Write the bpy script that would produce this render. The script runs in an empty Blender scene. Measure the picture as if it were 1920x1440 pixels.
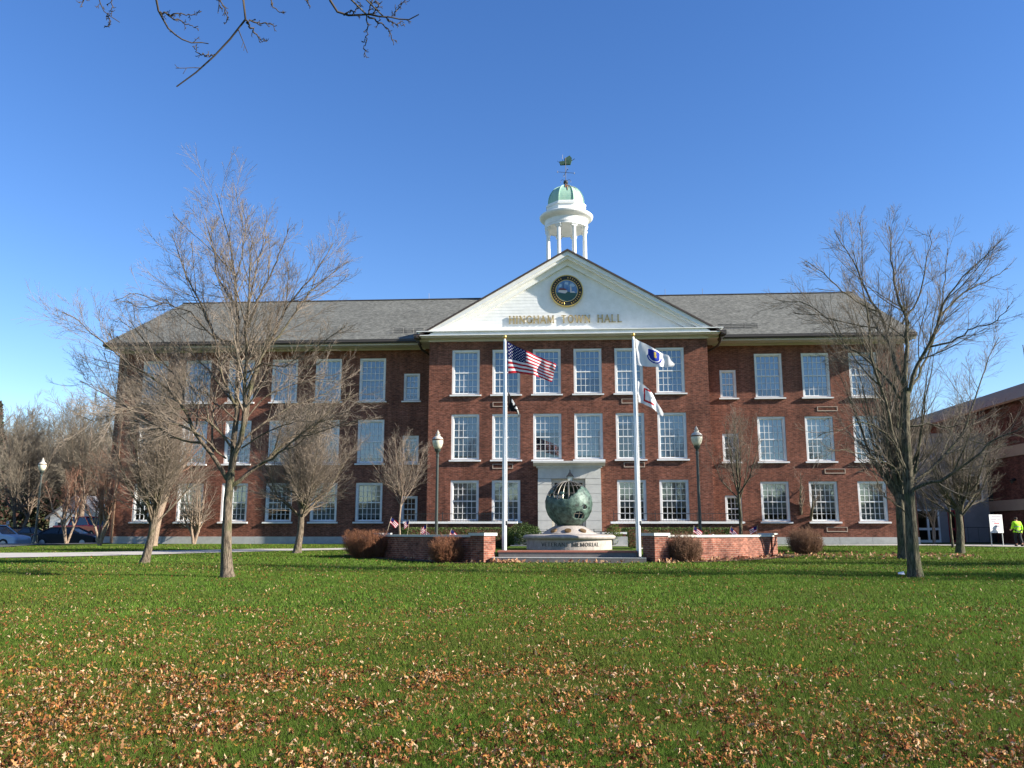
import bpy, math, random
import numpy as np
R_ = math.radians
S = bpy.context.scene
COL = S.collection
rnd = random.Random(7)

# ------------------------------------------------------------------ camera
FPX, YAW, PITCH, ROLL, CD, CZ = 1560.1, R_(-3.525), R_(10.086), R_(0.033), 48.753, 1.6
_fw = np.array([math.sin(YAW)*math.cos(PITCH), math.cos(YAW)*math.cos(PITCH), math.sin(PITCH)])
_rt = np.array([math.cos(YAW), -math.sin(YAW), 0.0])
_up = np.cross(_rt, _fw)
_rt, _up = _rt*math.cos(ROLL)+_up*math.sin(ROLL), _up*math.cos(ROLL)-_rt*math.sin(ROLL)
CAM = np.array([0.0, -CD, CZ])
cam = bpy.data.cameras.new('camera')
camo = bpy.data.objects.new('camera', cam)
COL.objects.link(camo)
from mathutils import Matrix, Vector
M = Matrix((( _rt[0], _up[0], -_fw[0], CAM[0]), (_rt[1], _up[1], -_fw[1], CAM[1]),
            (_rt[2], _up[2], -_fw[2], CAM[2]), (0, 0, 0, 1)))
camo.matrix_world = M
cam.sensor_width = 36
cam.lens = FPX/1920*36
cam.clip_start = 0.1
cam.clip_end = 5000
S.camera = camo

# ------------------------------------------------------------------ sky, sun, exposure
SUN_AZ, SUN_EL = R_(101), R_(24.3)
w = bpy.data.worlds.new("World")
S.world = w
w.use_nodes = True
nt = w.node_tree
sk = nt.nodes.new('ShaderNodeTexSky')
sk.sky_type = 'NISHITA'
sk.sun_disc = False
sk.sun_elevation = SUN_EL
sk.sun_rotation = SUN_AZ
sk.air_density = 1.0
sk.dust_density = 0.0
sk.ozone_density = 2.5
hs = nt.nodes.new('ShaderNodeHueSaturation')
hs.inputs['Saturation'].default_value = 1.25
hs.inputs['Hue'].default_value = 0.513
nt.links.new(sk.outputs[0], hs.inputs['Color'])
nt.links.new(hs.outputs[0], nt.nodes['Background'].inputs[0])
nt.nodes['Background'].inputs[1].default_value = 0.082
sl = bpy.data.lights.new('sun', 'SUN')
sl.energy = 5.0
sl.angle = R_(0.53)
sl.color = (1.0, 0.93, 0.82)
slo = bpy.data.objects.new('sun', sl)
COL.objects.link(slo)
sd = Vector((math.cos(SUN_EL)*math.sin(SUN_AZ), math.cos(SUN_EL)*math.cos(SUN_AZ), math.sin(SUN_EL)))
slo.rotation_euler = sd.to_track_quat('Z', 'Y').to_euler()
slo.location = (30, -40, 40)
S.view_settings.view_transform = 'Standard'
S.view_settings.look = 'None'
S.view_settings.gamma = 1
S.view_settings.exposure = 1.45

# ------------------------------------------------------------------ terrain and rays
SLOPE = 0.91/CD
def gz(x, y):
    x = np.asarray(x, float); y = np.asarray(y, float)
    z = SLOPE*(np.clip(y, -90, 12)+CD)
    k = np.clip((-4-y)/6, 0, 1)
    a = np.clip((-28.2-x)/3.5, 0, 1); c = np.clip((y+1.5)/5, 0, 1); z = z-0.62*(a*a*(3-2*a))*(c*c*(3-2*c))
    return z + k*0.022*(np.sin(0.41*x+0.9)*np.cos(0.33*y)+0.6*np.sin(1.1*x-0.8*y))
def ray(px, py):
    return _fw+_rt*(px-960)/FPX+_up*(720-py)/FPX
def onY(px, py, Y):
    r = ray(px, py); t = (Y+CD)/r[1]; return CAM+r*t
def onG(px, py):
    r = ray(px, py); t = CZ/(-(r[2]-SLOPE*r[1]))
    for _ in range(12):
        p = CAM+r*t
        t += (p[2]-float(gz(p[0], p[1])))/(-(r[2]-SLOPE*r[1]))
    return CAM+r*t

# ------------------------------------------------------------------ object helpers
WL = {}
def wl(o): return WL.get(o.name, (0.0, 0.0, 0.0)) if o is not None else (0.0, 0.0, 0.0)
def tag(o, label=None, cat=None, group=None, kind=None):
    if label: o['label'] = label
    if cat: o['category'] = cat
    if group: o['group'] = group
    if kind: o['kind'] = kind
    return o
def thing(name, loc, label, cat, group=None, rz=0):
    o = bpy.data.objects.new(name, None)
    COL.objects.link(o)
    o.location = loc; o.rotation_euler = (0, 0, rz)
    o.empty_display_size = 0.2
    WL[o.name] = tuple(float(a) for a in loc)
    return tag(o, label, cat, group)
def mesh_obj(name, V, F, mats, parent=None, midx=None, smooth=False, loc=None, local=False):
    V = np.asarray(V, float)
    p = wl(parent)
    if not local: V = V-np.array(p)
    o_loc = (0, 0, 0)
    if loc is not None:
        V = V-np.array(loc)+(0 if local else np.array(p)); o_loc = tuple(np.array(loc)-np.array(p))
    me = bpy.data.meshes.new(name)
    if isinstance(F, np.ndarray):
        n = F.shape[1]
        me.vertices.add(len(V)); me.vertices.foreach_set('co', V.astype(np.float32).ravel())
        me.loops.add(F.size); me.loops.foreach_set('vertex_index', F.astype(np.int32).ravel())
        me.polygons.add(len(F))
        me.polygons.foreach_set('loop_start', (np.arange(len(F))*n).astype(np.int32))
        me.polygons.foreach_set('loop_total', np.full(len(F), n, np.int32))
        me.update(calc_edges=True)
    else:
        me.from_pydata([tuple(v) for v in V], [], F)
    if not isinstance(mats, (list, tuple)): mats = [mats]
    for m in mats: me.materials.append(m)
    if midx is not None: me.polygons.foreach_set('material_index', np.asarray(midx, np.int32))
    if smooth: me.polygons.foreach_set('use_smooth', np.ones(len(me.polygons), bool))
    me.update()
    o = bpy.data.objects.new(name, me)
    COL.objects.link(o)
    if parent is not None: o.parent = parent
    o.location = o_loc
    WL[o.name] = tuple(np.array(p)+np.array(o_loc))
    return o
class MB:
    def __init__(s): s.v = []; s.f = []; s.m = []; s.cur = 0
    def add(s, vs, fs):
        b = len(s.v); s.v += [tuple(map(float, v)) for v in vs]
        for f in fs: s.f.append(tuple(b+i for i in f)); s.m.append(s.cur)
        return s
    def box(s, x0, x1, y0, y1, z0, z1):
        return s.add([(x0,y0,z0),(x1,y0,z0),(x1,y1,z0),(x0,y1,z0),(x0,y0,z1),(x1,y0,z1),(x1,y1,z1),(x0,y1,z1)],
                     [(0,3,2,1),(4,5,6,7),(0,1,5,4),(1,2,6,5),(2,3,7,6),(3,0,4,7)])
    def obox(s, c, dx, dy, ux, z0, z1):
        # box centred at c (x, y), half sizes dx along ux and dy across, from z0 to z1
        ux = np.array(ux, float); ux /= np.linalg.norm(ux); uy = np.array([-ux[1], ux[0]])
        P = [np.array(c)+a*dx*ux+b*dy*uy for a, b in ((-1,-1),(1,-1),(1,1),(-1,1))]
        return s.add([(p[0],p[1],z) for z in (z0, z1) for p in P],
                     [(0,3,2,1),(4,5,6,7),(0,1,5,4),(1,2,6,5),(2,3,7,6),(3,0,4,7)])
    def prism(s, pts, axis, a, b):
        # polygon pts (2D) extruded along axis 'x','y' or 'z' from a to b
        def mk(p, t): return (t,p[0],p[1]) if axis == 'x' else (p[0],t,p[1]) if axis == 'y' else (p[0],p[1],t)
        n = len(pts)
        return s.add([mk(p, a) for p in pts]+[mk(p, b) for p in pts],
                     [tuple(range(n))[::-1], tuple(range(n, 2*n))]+[(i, (i+1) % n, n+(i+1) % n, n+i) for i in range(n)])
    def lathe(s, c, prof, n=24, sx=1, sy=1, a0=0.0):
        vs = []; fs = []
        for r, z in prof:
            for i in range(n):
                a = a0+2*math.pi*i/n
                vs.append((c[0]+sx*r*math.cos(a), c[1]+sy*r*math.sin(a), c[2]+z))
        for j in range(len(prof)-1):
            for i in range(n):
                fs.append((j*n+i, j*n+(i+1) % n, (j+1)*n+(i+1) % n, (j+1)*n+i))
        fs.append(tuple(range(n))[::-1]); fs.append(tuple(range((len(prof)-1)*n, len(prof)*n)))
        return s.add(vs, fs)
    def tube(s, pts, r, n=6):
        P = np.array(pts, float); k = len(P)
        rr = np.full(k, r) if np.isscalar(r) else np.array(r)
        V, F = tube_batch(P[None], rr[None], n)
        return s.add(V, [tuple(int(i) for i in f) for f in F]+[tuple(range(n))[::-1], tuple(range((k-1)*n, k*n))])
    def build(s, name, mats, parent=None, smooth=False, loc=None, local=False):
        return mesh_obj(name, s.v, s.f, mats, parent, s.m if isinstance(mats, (list, tuple)) else None, smooth, loc, local)

def tube_batch(P, R, k):
    P = np.asarray(P, float); R = np.asarray(R, float)
    Mn, N, _ = P.shape
    T = np.gradient(P, axis=1); T /= np.linalg.norm(T, axis=2, keepdims=True)+1e-9
    ref = np.where(np.abs(T[:, :1, 2:3]) < 0.8, np.array([0, 0, 1.0]), np.array([1.0, 0, 0]))
    ref = np.broadcast_to(ref, T.shape)
    U = np.cross(T, ref); U /= np.linalg.norm(U, axis=2, keepdims=True)+1e-9
    W = np.cross(T, U)
    a = np.arange(k)*2*math.pi/k
    V = P[:, :, None]+R[:, :, None, None]*(np.cos(a)[None, None, :, None]*U[:, :, None]+np.sin(a)[None, None, :, None]*W[:, :, None])
    V = V.reshape(-1, 3)
    m = np.arange(Mn)[:, None, None]*N*k; j = np.arange(N-1)[None, :, None]*k; i = np.arange(k)[None, None, :]; i2 = (i+1) % k
    F = np.stack([m+j+i, m+j+i2, m+j+k+i2, m+j+k+i], -1).reshape(-1, 4)
    return V, F[:, ::-1]
def cat(parts):
    V = []; F = []; b = 0
    for v, f in parts: V.append(v); F.append(f+b); b += len(v)
    return np.concatenate(V), np.concatenate(F)

# ------------------------------------------------------------------ materials
def mat(name, base, rough=0.7, spec=0.3, metal=0.0, var=None, vscale=3.0, bump=0.0, bscale=30.0, stretch=None):
    m = bpy.data.materials.new(name); m.use_nodes = True
    n = m.node_tree.nodes; l = m.node_tree.links; b = n['Principled BSDF']
    b.inputs['Base Color'].default_value = (*base, 1); b.inputs['Roughness'].default_value = rough
    b.inputs['Specular IOR Level'].default_value = spec; b.inputs['Metallic'].default_value = metal
    geo = n.new('ShaderNodeNewGeometry'); vec = geo.outputs['Position']
    if stretch:
        mp = n.new('ShaderNodeMapping'); mp.inputs['Scale'].default_value = stretch
        l.new(vec, mp.inputs[0]); vec = mp.outputs[0]
    if var:
        t = n.new('ShaderNodeTexNoise'); t.inputs['Scale'].default_value = vscale; t.inputs['Detail'].default_value = 6
        t.inputs['Roughness'].default_value = 0.65
        r = n.new('ShaderNodeValToRGB'); r.color_ramp.elements[0].position = 0.32; r.color_ramp.elements[1].position = 0.68
        r.color_ramp.elements[0].color = (*base, 1); r.color_ramp.elements[1].color = (*var, 1)
        l.new(vec, t.inputs['Vector']); l.new(t.outputs[0], r.inputs[0]); l.new(r.outputs[0], b.inputs['Base Color'])
    if bump:
        t = n.new('ShaderNodeTexNoise'); t.inputs['Scale'].default_value = bscale; t.inputs['Detail'].default_value = 5
        bp = n.new('ShaderNodeBump'); bp.inputs['Strength'].default_value = bump; bp.inputs['Distance'].default_value = 0.02
        l.new(vec, t.inputs['Vector']); l.new(t.outputs[0], bp.inputs['Height']); l.new(bp.outputs[0], b.inputs['Normal'])
    return m
def brick_mat(name, c1, c2, mort, ang=0.0, stain=0.35, rough=0.85, bw=0.21, rh=0.075):
    m = bpy.data.materials.new(name); m.use_nodes = True
    n = m.node_tree.nodes; l = m.node_tree.links; b = n['Principled BSDF']
    b.inputs['Roughness'].default_value = rough; b.inputs['Specular IOR Level'].default_value = 0.2
    geo = n.new('ShaderNodeNewGeometry'); sp = n.new('ShaderNodeSeparateXYZ'); l.new(geo.outputs['Position'], sp.inputs[0])
    cr = n.new('ShaderNodeVectorMath'); cr.operation = 'CROSS_PRODUCT'; l.new(geo.outputs['True Normal'], cr.inputs[0]); cr.inputs[1].default_value = (0, 0, 1)
    nm = n.new('ShaderNodeVectorMath'); nm.operation = 'NORMALIZE'; l.new(cr.outputs[0], nm.inputs[0])
    add = n.new('ShaderNodeVectorMath'); add.operation = 'DOT_PRODUCT'; l.new(nm.outputs[0], add.inputs[0]); l.new(geo.outputs['Position'], add.inputs[1])
    cb = n.new('ShaderNodeCombineXYZ'); l.new(add.outputs['Value'], cb.inputs[0]); l.new(sp.outputs[2], cb.inputs[1])
    br = n.new('ShaderNodeTexBrick'); br.inputs['Scale'].default_value = 1; br.inputs['Brick Width'].default_value = bw
    br.inputs['Row Height'].default_value = rh; br.inputs['Mortar Size'].default_value = 0.006
    br.inputs['Color1'].default_value = (*c1, 1); br.inputs['Color2'].default_value = (*c2, 1); br.inputs['Mortar'].default_value = (*mort, 1)
    l.new(cb.outputs[0], br.inputs['Vector'])
    # each brick of its own tone: noise sampled on a brick-sized lattice
    mp = n.new('ShaderNodeMapping'); mp.inputs['Scale'].default_value = (4.6, 4.6, 13.3); l.new(geo.outputs['Position'], mp.inputs[0])
    wn = n.new('ShaderNodeTexNoise'); wn.inputs['Scale'].default_value = 1.0; wn.inputs['Detail'].default_value = 2; l.new(mp.outputs[0], wn.inputs['Vector'])
    ns = n.new('ShaderNodeTexNoise'); ns.inputs['Scale'].default_value = 0.55; ns.inputs['Detail'].default_value = 7; ns.inputs['Roughness'].default_value = 0.6
    l.new(geo.outputs['Position'], ns.inputs['Vector'])
    mr = n.new('ShaderNodeMapRange'); mr.inputs[1].default_value = 0.3; mr.inputs[2].default_value = 0.7; mr.inputs[3].default_value = 1-stain; mr.inputs[4].default_value = 1+stain
    l.new(ns.outputs[0], mr.inputs[0])
    mr2 = n.new('ShaderNodeMapRange'); mr2.inputs[1].default_value = 0.3; mr2.inputs[2].default_value = 0.7; mr2.inputs[3].default_value = 0.58; mr2.inputs[4].default_value = 1.45
    l.new(wn.outputs[0], mr2.inputs[0])
    mu0 = n.new('ShaderNodeMath'); mu0.operation = 'MULTIPLY'; l.new(mr.outputs[0], mu0.inputs[0]); l.new(mr2.outputs[0], mu0.inputs[1])
    mps = n.new('ShaderNodeMapping'); mps.inputs['Scale'].default_value = (2.2, 2.2, 0.16); l.new(geo.outputs['Position'], mps.inputs[0])
    st = n.new('ShaderNodeTexNoise'); st.inputs['Scale'].default_value = 1.0; st.inputs['Detail'].default_value = 6; l.new(mps.outputs[0], st.inputs['Vector'])
    mr3 = n.new('ShaderNodeMapRange'); mr3.inputs[1].default_value = 0.38; mr3.inputs[2].default_value = 0.6; mr3.inputs[3].default_value = 1-stain*.75; mr3.inputs[4].default_value = 1.08
    l.new(st.outputs[0], mr3.inputs[0]); mu = n.new('ShaderNodeMath'); mu.operation = 'MULTIPLY'; l.new(mu0.outputs[0], mu.inputs[0]); l.new(mr3.outputs[0], mu.inputs[1])
    mx = n.new('ShaderNodeVectorMath'); mx.operation = 'SCALE'; l.new(br.outputs['Color'], mx.inputs[0]); l.new(mu.outputs[0], mx.inputs['Scale'])
    l.new(mx.outputs[0], b.inputs['Base Color'])
    bp = n.new('ShaderNodeBump'); bp.inputs['Strength'].default_value = 0.5; bp.inputs['Distance'].default_value = 0.006; bp.invert = True
    l.new(br.outputs['Fac'], bp.inputs['Height']); l.new(bp.outputs[0], b.inputs['Normal'])
    return m
def attr_mat(name, attr, rough=0.7, spec=0.2, trans=0.0):
    m = bpy.data.materials.new(name); m.use_nodes = True
    n = m.node_tree.nodes; l = m.node_tree.links; b = n['Principled BSDF']
    b.inputs['Roughness'].default_value = rough; b.inputs['Specular IOR Level'].default_value = spec
    a = n.new('ShaderNodeAttribute'); a.attribute_name = attr; l.new(a.outputs['Color'], b.inputs['Base Color'])
    if trans > 0:
        tr = n.new('ShaderNodeBsdfTranslucent'); l.new(a.outputs['Color'], tr.inputs['Color'])
        mx = n.new('ShaderNodeMixShader'); mx.inputs[0].default_value = trans
        l.new(b.outputs[0], mx.inputs[1]); l.new(tr.outputs[0], mx.inputs[2]); l.new(mx.outputs[0], n['Material Output'].inputs[0])
    return m
def glass_mat(name, tint=(0.8, 0.85, 0.85), refl=0.16):
    m = bpy.data.materials.new(name); m.use_nodes = True
    n = m.node_tree.nodes; l = m.node_tree.links
    for x in list(n):
        if x.type == 'BSDF_PRINCIPLED': n.remove(x)
    g = n.new('ShaderNodeBsdfGlossy'); g.inputs['Roughness'].default_value = 0.03; g.inputs['Color'].default_value = (0.95, 0.97, 1, 1)
    t = n.new('ShaderNodeBsdfTransparent'); t.inputs['Color'].default_value = (*tint, 1)
    mx = n.new('ShaderNodeMixShader'); lw = n.new('ShaderNodeLayerWeight'); lw.inputs['Blend'].default_value = 0.35
    mr = n.new('ShaderNodeMapRange'); mr.inputs[3].default_value = refl; mr.inputs[4].default_value = 0.95
    geo = n.new('ShaderNodeNewGeometry'); ns = n.new('ShaderNodeTexNoise'); ns.inputs['Scale'].default_value = 1.3
    l.new(geo.outputs['Position'], ns.inputs['Vector'])
    bp = n.new('ShaderNodeBump'); bp.inputs['Strength'].default_value = 0.12; bp.inputs['Distance'].default_value = 0.01
    l.new(ns.outputs[0], bp.inputs['Height']); l.new(bp.outputs[0], g.inputs['Normal'])
    l.new(lw.outputs['Facing'], mr.inputs[0]); l.new(mr.outputs[0], mx.inputs[0])
    l.new(t.outputs[0], mx.inputs[1]); l.new(g.outputs[0], mx.inputs[2]); l.new(mx.outputs[0], n['Material Output'].inputs[0])
    return m

BRICK = brick_mat('brick', (0.185, 0.066, 0.04), (0.12, 0.043, 0.027), (0.18, 0.125, 0.098), stain=0.28)
BRICK_RED = brick_mat('memorial_brick', (0.235, 0.084, 0.052), (0.15, 0.05, 0.034), (0.26, 0.19, 0.15), stain=0.25)
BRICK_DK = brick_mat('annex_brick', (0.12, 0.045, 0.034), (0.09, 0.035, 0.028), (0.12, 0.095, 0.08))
WHITE = mat('white_paint', (0.8, 0.8, 0.78), 0.5, 0.3, var=(0.7, 0.7, 0.67), vscale=2.5)
TRIM = mat('window_white', (0.74, 0.74, 0.73), 0.5, 0.3, var=(0.62, 0.62, 0.6), vscale=2.5)
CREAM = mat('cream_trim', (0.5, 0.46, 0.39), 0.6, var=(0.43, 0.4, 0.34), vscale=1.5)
GUTTER = mat('dark_gutter', (0.045, 0.038, 0.032), 0.45, 0.4)
CONC = mat('foundation_granite', (0.42, 0.42, 0.4), 0.85, var=(0.33, 0.33, 0.32), vscale=4, bump=0.2)
STONE = mat('limestone', (0.55, 0.54, 0.49), 0.8, var=(0.46, 0.45, 0.41), vscale=2.5, bump=0.15)
IRON = mat('black_iron', (0.02, 0.022, 0.022), 0.45, 0.4)
BRONZE = mat('brown_downspout', (0.14, 0.09, 0.06), 0.45, 0.4)
BLIND = mat('sky_blue_blind', (0.15, 0.23, 0.33), 0.8)  # sky reflection put into the colour of this blind and the next two
BLINDW = mat('light_sky_blind', (0.24, 0.31, 0.38), 0.8)
BLINDN = mat('deep_sky_blind', (0.09, 0.15, 0.23), 0.8)
BLINDG = mat('grey_blind', (0.16, 0.175, 0.18), 0.8)
ROOM = mat('dim_room', (0.05, 0.045, 0.04), 0.9)  # darkness of the unlit interiors behind the glass, put into the colour
GLASS = glass_mat('window_glass')
GOLD = mat('gold_leaf', (0.62, 0.42, 0.12), 0.35, 0.5, metal=0.7)
GOLDP = mat('worn_gilt', (0.5, 0.37, 0.16), 0.4, 0.5, metal=0.35)
PATINA = mat('copper_patina', (0.24, 0.42, 0.33), 0.6, var=(0.34, 0.5, 0.38), vscale=5, bump=0.2, stretch=(1, 1, 0.25))
PATINA_D = mat('dark_patina', (0.03, 0.07, 0.05), 0.6, var=(0.06, 0.12, 0.09), vscale=6)
RUST = mat('rust_streak', (0.22, 0.1, 0.04), 0.8)
SLATE = brick_mat('slate_shingles', (0.128, 0.128, 0.112), (0.112, 0.112, 0.098), (0.075, 0.075, 0.065), stain=0.1, bw=0.35, rh=0.11)

# ------------------------------------------------------------------ ground
def axis(lo, hi, mid_lo, mid_hi, step, grow=1.35):
    a = list(np.arange(mid_lo, mid_hi+1e-6, step)); d = step
    while a[-1] < hi: d *= grow; a.append(a[-1]+d)
    d = step
    while a[0] > lo: d *= grow; a.insert(0, a[0]-d)
    return np.array(a)
gx = axis(-2600, 2600, -34, 36, 0.5); gy = axis(-600, 3000, -52, 14, 0.5)
X, Y = np.meshgrid(gx, gy)
Z = gz(X, Y)
nx, ny = len(gx), len(gy)
idx = np.arange(nx*ny).reshape(ny, nx)
F = np.stack([idx[:-1, :-1], idx[:-1, 1:], idx[1:, 1:], idx[1:, :-1]], -1).reshape(-1, 4)
LAWN = bpy.data.materials.new('lawn_soil'); LAWN.use_nodes = True
n = LAWN.node_tree.nodes; l = LAWN.node_tree.links; b = n['Principled BSDF']
b.inputs['Roughness'].default_value = 0.95; b.inputs['Specular IOR Level'].default_value = 0.1
geo = n.new('ShaderNodeNewGeometry')
t1 = n.new('ShaderNodeTexNoise'); t1.inputs['Scale'].default_value = 0.45; t1.inputs['Detail'].default_value = 8
t2 = n.new('ShaderNodeTexNoise'); t2.inputs['Scale'].default_value = 26; t2.inputs['Detail'].default_value = 4
r1 = n.new('ShaderNodeValToRGB'); e = r1.color_ramp.elements
e[0].position = 0.34; e[0].color = (0.045, 0.08, 0.009, 1); e[1].position = 0.62; e[1].color = (0.085, 0.13, 0.016, 1)
e2 = e.new(0.74); e2.color = (0.1, 0.115, 0.04, 1)
r2 = n.new('ShaderNodeMapRange'); r2.inputs[1].default_value = 0.3; r2.inputs[2].default_value = 0.7; r2.inputs[3].default_value = 0.45; r2.inputs[4].default_value = 1.5
vm = n.new('ShaderNodeVectorMath'); vm.operation = 'SCALE'
l.new(geo.outputs['Position'], t1.inputs['Vector']); l.new(geo.outputs['Position'], t2.inputs['Vector'])
l.new(t1.outputs[0], r1.inputs[0]); l.new(t2.outputs[0], r2.inputs[0]); l.new(r1.outputs[0], vm.inputs[0]); l.new(r2.outputs[0], vm.inputs['Scale'])
l.new(vm.outputs[0], b.inputs['Base Color'])
bp = n.new('ShaderNodeBump'); bp.inputs['Strength'].default_value = 0.8; bp.inputs['Distance'].default_value = 0.05
l.new(t2.outputs[0], bp.inputs['Height']); l.new(bp.outputs[0], n['Principled BSDF'].inputs['Normal'])
g = mesh_obj('lawn', np.stack([X, Y, Z], -1).reshape(-1, 3), F, LAWN, smooth=True)
tag(g, kind='structure')

PAVE = mat('pale_concrete', (0.46, 0.43, 0.38), 0.85, var=(0.36, 0.33, 0.29), vscale=1.8, bump=0.15)
ASPH = mat('asphalt', (0.055, 0.058, 0.062), 0.9, var=(0.075, 0.075, 0.078), vscale=3)
SOIL = mat('bark_mulch', (0.05, 0.03, 0.02), 0.95, var=(0.1, 0.055, 0.035), vscale=18, bump=0.8, bscale=40)
def drape(name, A, B, m, lift=0.02, n1=40, n2=8, thick=0.0):
    # sheet between polylines A and B laid on the ground
    def res(P, k):
        P = np.array(P, float); d = np.r_[0, np.cumsum(np.linalg.norm(np.diff(P, axis=0), axis=1))]
        t = np.linspace(0, d[-1], k); return np.stack([np.interp(t, d, P[:, i]) for i in range(2)], 1)
    a, c = res(A, n1), res(B, n1)
    s = np.linspace(0, 1, n2)[None, :, None]
    G = a[:, None]*(1-s)+c[:, None]*s
    V = np.stack([G[..., 0], G[..., 1], gz(G[..., 0], G[..., 1])+lift], -1).reshape(-1, 3)
    I = np.arange(n1*n2).reshape(n1, n2)
    Fq = np.stack([I[:-1, :-1], I[1:, :-1], I[1:, 1:], I[:-1, 1:]], -1).reshape(-1, 4)
    o = mesh_obj(name, V, Fq, m, smooth=True)
    return tag(o, kind='structure')
def g2(px, py): p = onG(px, py); return (p[0], p[1])
drape('path', [(-40, -6.5), g2(0, 1037.8), g2(260, 1034.8), g2(480, 1030), g2(650, 1028.4), (-6, -6.1)],
      [(-40, -10), g2(0, 1047), g2(260, 1041.5), g2(480, 1035), g2(650, 1031.8), (-6, -7.3)], PAVE, 0.03, 80, 8)
drape('path', [(3.6, -6.1), (9, -3.2), (14, -1.4), (20, 0.1), (25.0, 0.5)],
      [(3.6, -7.3), (9, -4.2), (14, -2.3), (20, -1.7), (25.0, -4.6)], PAVE, 0.03, 60, 8)
drape('path', [(20.9, -3.0), (23.8, -4.4), (24.6, -9), (24.8, -20)], [(23.4, -0.9), (25.2, -3.2), (25.3, -9), (25.4, -20)], PAVE, 0.042, 40, 6)
drape('parking_lot', [(-120, -3.6), g2(-40, 1030), g2(30, 1025.5), g2(70, 1022.5), g2(190, 1020.5), (-27.6, 3)],
      [(-120, 34), (-80, 34), (-60, 34), (-45, 34), (-32, 34), (-28, 34)], ASPH, 0.045, 160, 120)

# ------------------------------------------------------------------ town hall
TH = thing('town_hall', (0.3, 0, 0.9), 'three storey red brick town hall with white pediment and domed cupola', 'town hall')
Wn = 1.6
PX0, PS = -6.342, 2.329
RX0, RS = 11.267, 2.715
LX0, LS = -25.743, 2.701
B1, T1, B2, T2, B3, T3 = 2.20, 4.46, 5.62, 8.215, 9.35, 11.96
XL, XP0, XP1, XR = -27.3, -7.67, 8.23, 19.9
WZ = 12.55
def wall(mb, x0, x1, z0, z1, ops, Yv, depth=0.3):
    xs = sorted({x0, x1, *[o[0] for o in ops], *[o[1] for o in ops]}); zs = sorted({z0, z1, *[o[2] for o in ops], *[o[3] for o in ops]})
    for i in range(len(xs)-1):
        for j in range(len(zs)-1):
            cx, cz = (xs[i]+xs[i+1])/2, (zs[j]+zs[j+1])/2
            if any(o[0] < cx < o[1] and o[2] < cz < o[3] for o in ops): continue
            mb.add([(xs[i], Yv, zs[j]), (xs[i+1], Yv, zs[j]), (xs[i+1], Yv, zs[j+1]), (xs[i], Yv, zs[j+1])], [(0, 1, 2, 3)])
    for a, b_, c, d in ops:   # brick reveals behind the casing
        mb.add([(a, Yv, c), (a, Yv+depth, c), (a, Yv+depth, d), (a, Yv, d)], [(0, 1, 2, 3)])
        mb.add([(b_, Yv, c), (b_, Yv+depth, c), (b_, Yv+depth, d), (b_, Yv, d)], [(3, 2, 1, 0)])
        mb.add([(a, Yv, d), (b_, Yv, d), (b_, Yv+depth, d), (a, Yv+depth, d)], [(0, 1, 2, 3)])
        mb.add([(a, Yv, c), (b_, Yv, c), (b_, Yv+depth, c), (a, Yv+depth, c)], [(3, 2, 1, 0)])
wins = []    # x, Y, z0, z1, width, cols
for r, (z0, z1) in enumerate(((B1, T1), (B2, T2), (B3, T3))):
    for c in range(6): wins.append(('L', c, r, LX0+LS*c, 0, z0, z1, Wn))
    for c in range(3): wins.append(('R', c, r, RX0+RS*c, 0, z0, z1, Wn))
    for c in range(6):
        if r > 0 or c in (0, 1, 4, 5): wins.append(('P', c, r, PX0+PS*c, -2, z0, z1, Wn))
sm = [(B1, 3.68), (B2, 7.24), (B3, 11.0)]
for r, (z0, z1) in enumerate(sm):
    wins.append(('S', 0, r, -9.52, 0, z0, z1, 0.97)); wins.append(('S', 1, r, 9.23, 0, z0, z1, 0.95))
mb = MB()
opsL = [(q[3], q[3]+q[7], q[5], q[6]) for q in wins if q[4] == 0]
opsP = [(q[3], q[3]+q[7], q[5], q[6]) for q in wins if q[4] == -2]
wall(mb, XL, XP0, 1.32, WZ, [o for o in opsL if o[0] < 0], 0)
wall(mb, XP1, XR, 1.32, WZ, [o for o in opsL if o[0] > 0], 0)
wall(mb, XP0, XP1, 1.32, 12.45, opsP+[(-0.64, 1.19, 1.32, 4.5)], -2)
mb.add([(XP0, 0, 1.32), (XP0, -2, 1.32), (XP0, -2, 12.45), (XP0, 0, 12.45)], [(0, 1, 2, 3)])
mb.add([(XP1, -2, 1.32), (XP1, 0, 1.32), (XP1, 0, 12.45), (XP1, -2, 12.45)], [(0, 1, 2, 3)])
for xx, fl in ((XL, 1), (XR, 0)):
    P = [(xx, 0, 1.32), (xx, 17, 1.32), (xx, 17, WZ), (xx, 8.5, 17.7), (xx, 0, WZ)]
    mb.add(P, [(4, 3, 2, 1, 0) if fl == 0 else (0, 1, 2, 3, 4)])
mb.add([(XL, 17, 1.32), (XR, 17, 1.32), (XR, 17, WZ), (XL, 17, WZ)], [(3, 2, 1, 0)])
mb.build('wall', BRICK, TH)
# foundation
mb = MB()
xx = XL-0.03
while xx < XR:
    x2 = min(xx+rnd.uniform(1.7, 2.1), XR+0.03)
    if not (xx > XP0-0.1 and x2 < XP1+0.1): mb.box(xx, x2-0.012, -0.05, 0.4, 0.2, 1.325)
    xx = x2
mb.box(XP0-0.04, XP1+0.04, -2.05, -0.05, 0.2, 1.32)
mb.box(XR-0.4, XR+0.045, 0.42, 17, 0.2, 1.32); mb.box(XL-0.045, XL+0.4, 0.42, 17, 0.2, 1.32)
mb.build('foundation', CONC, TH)
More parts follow.
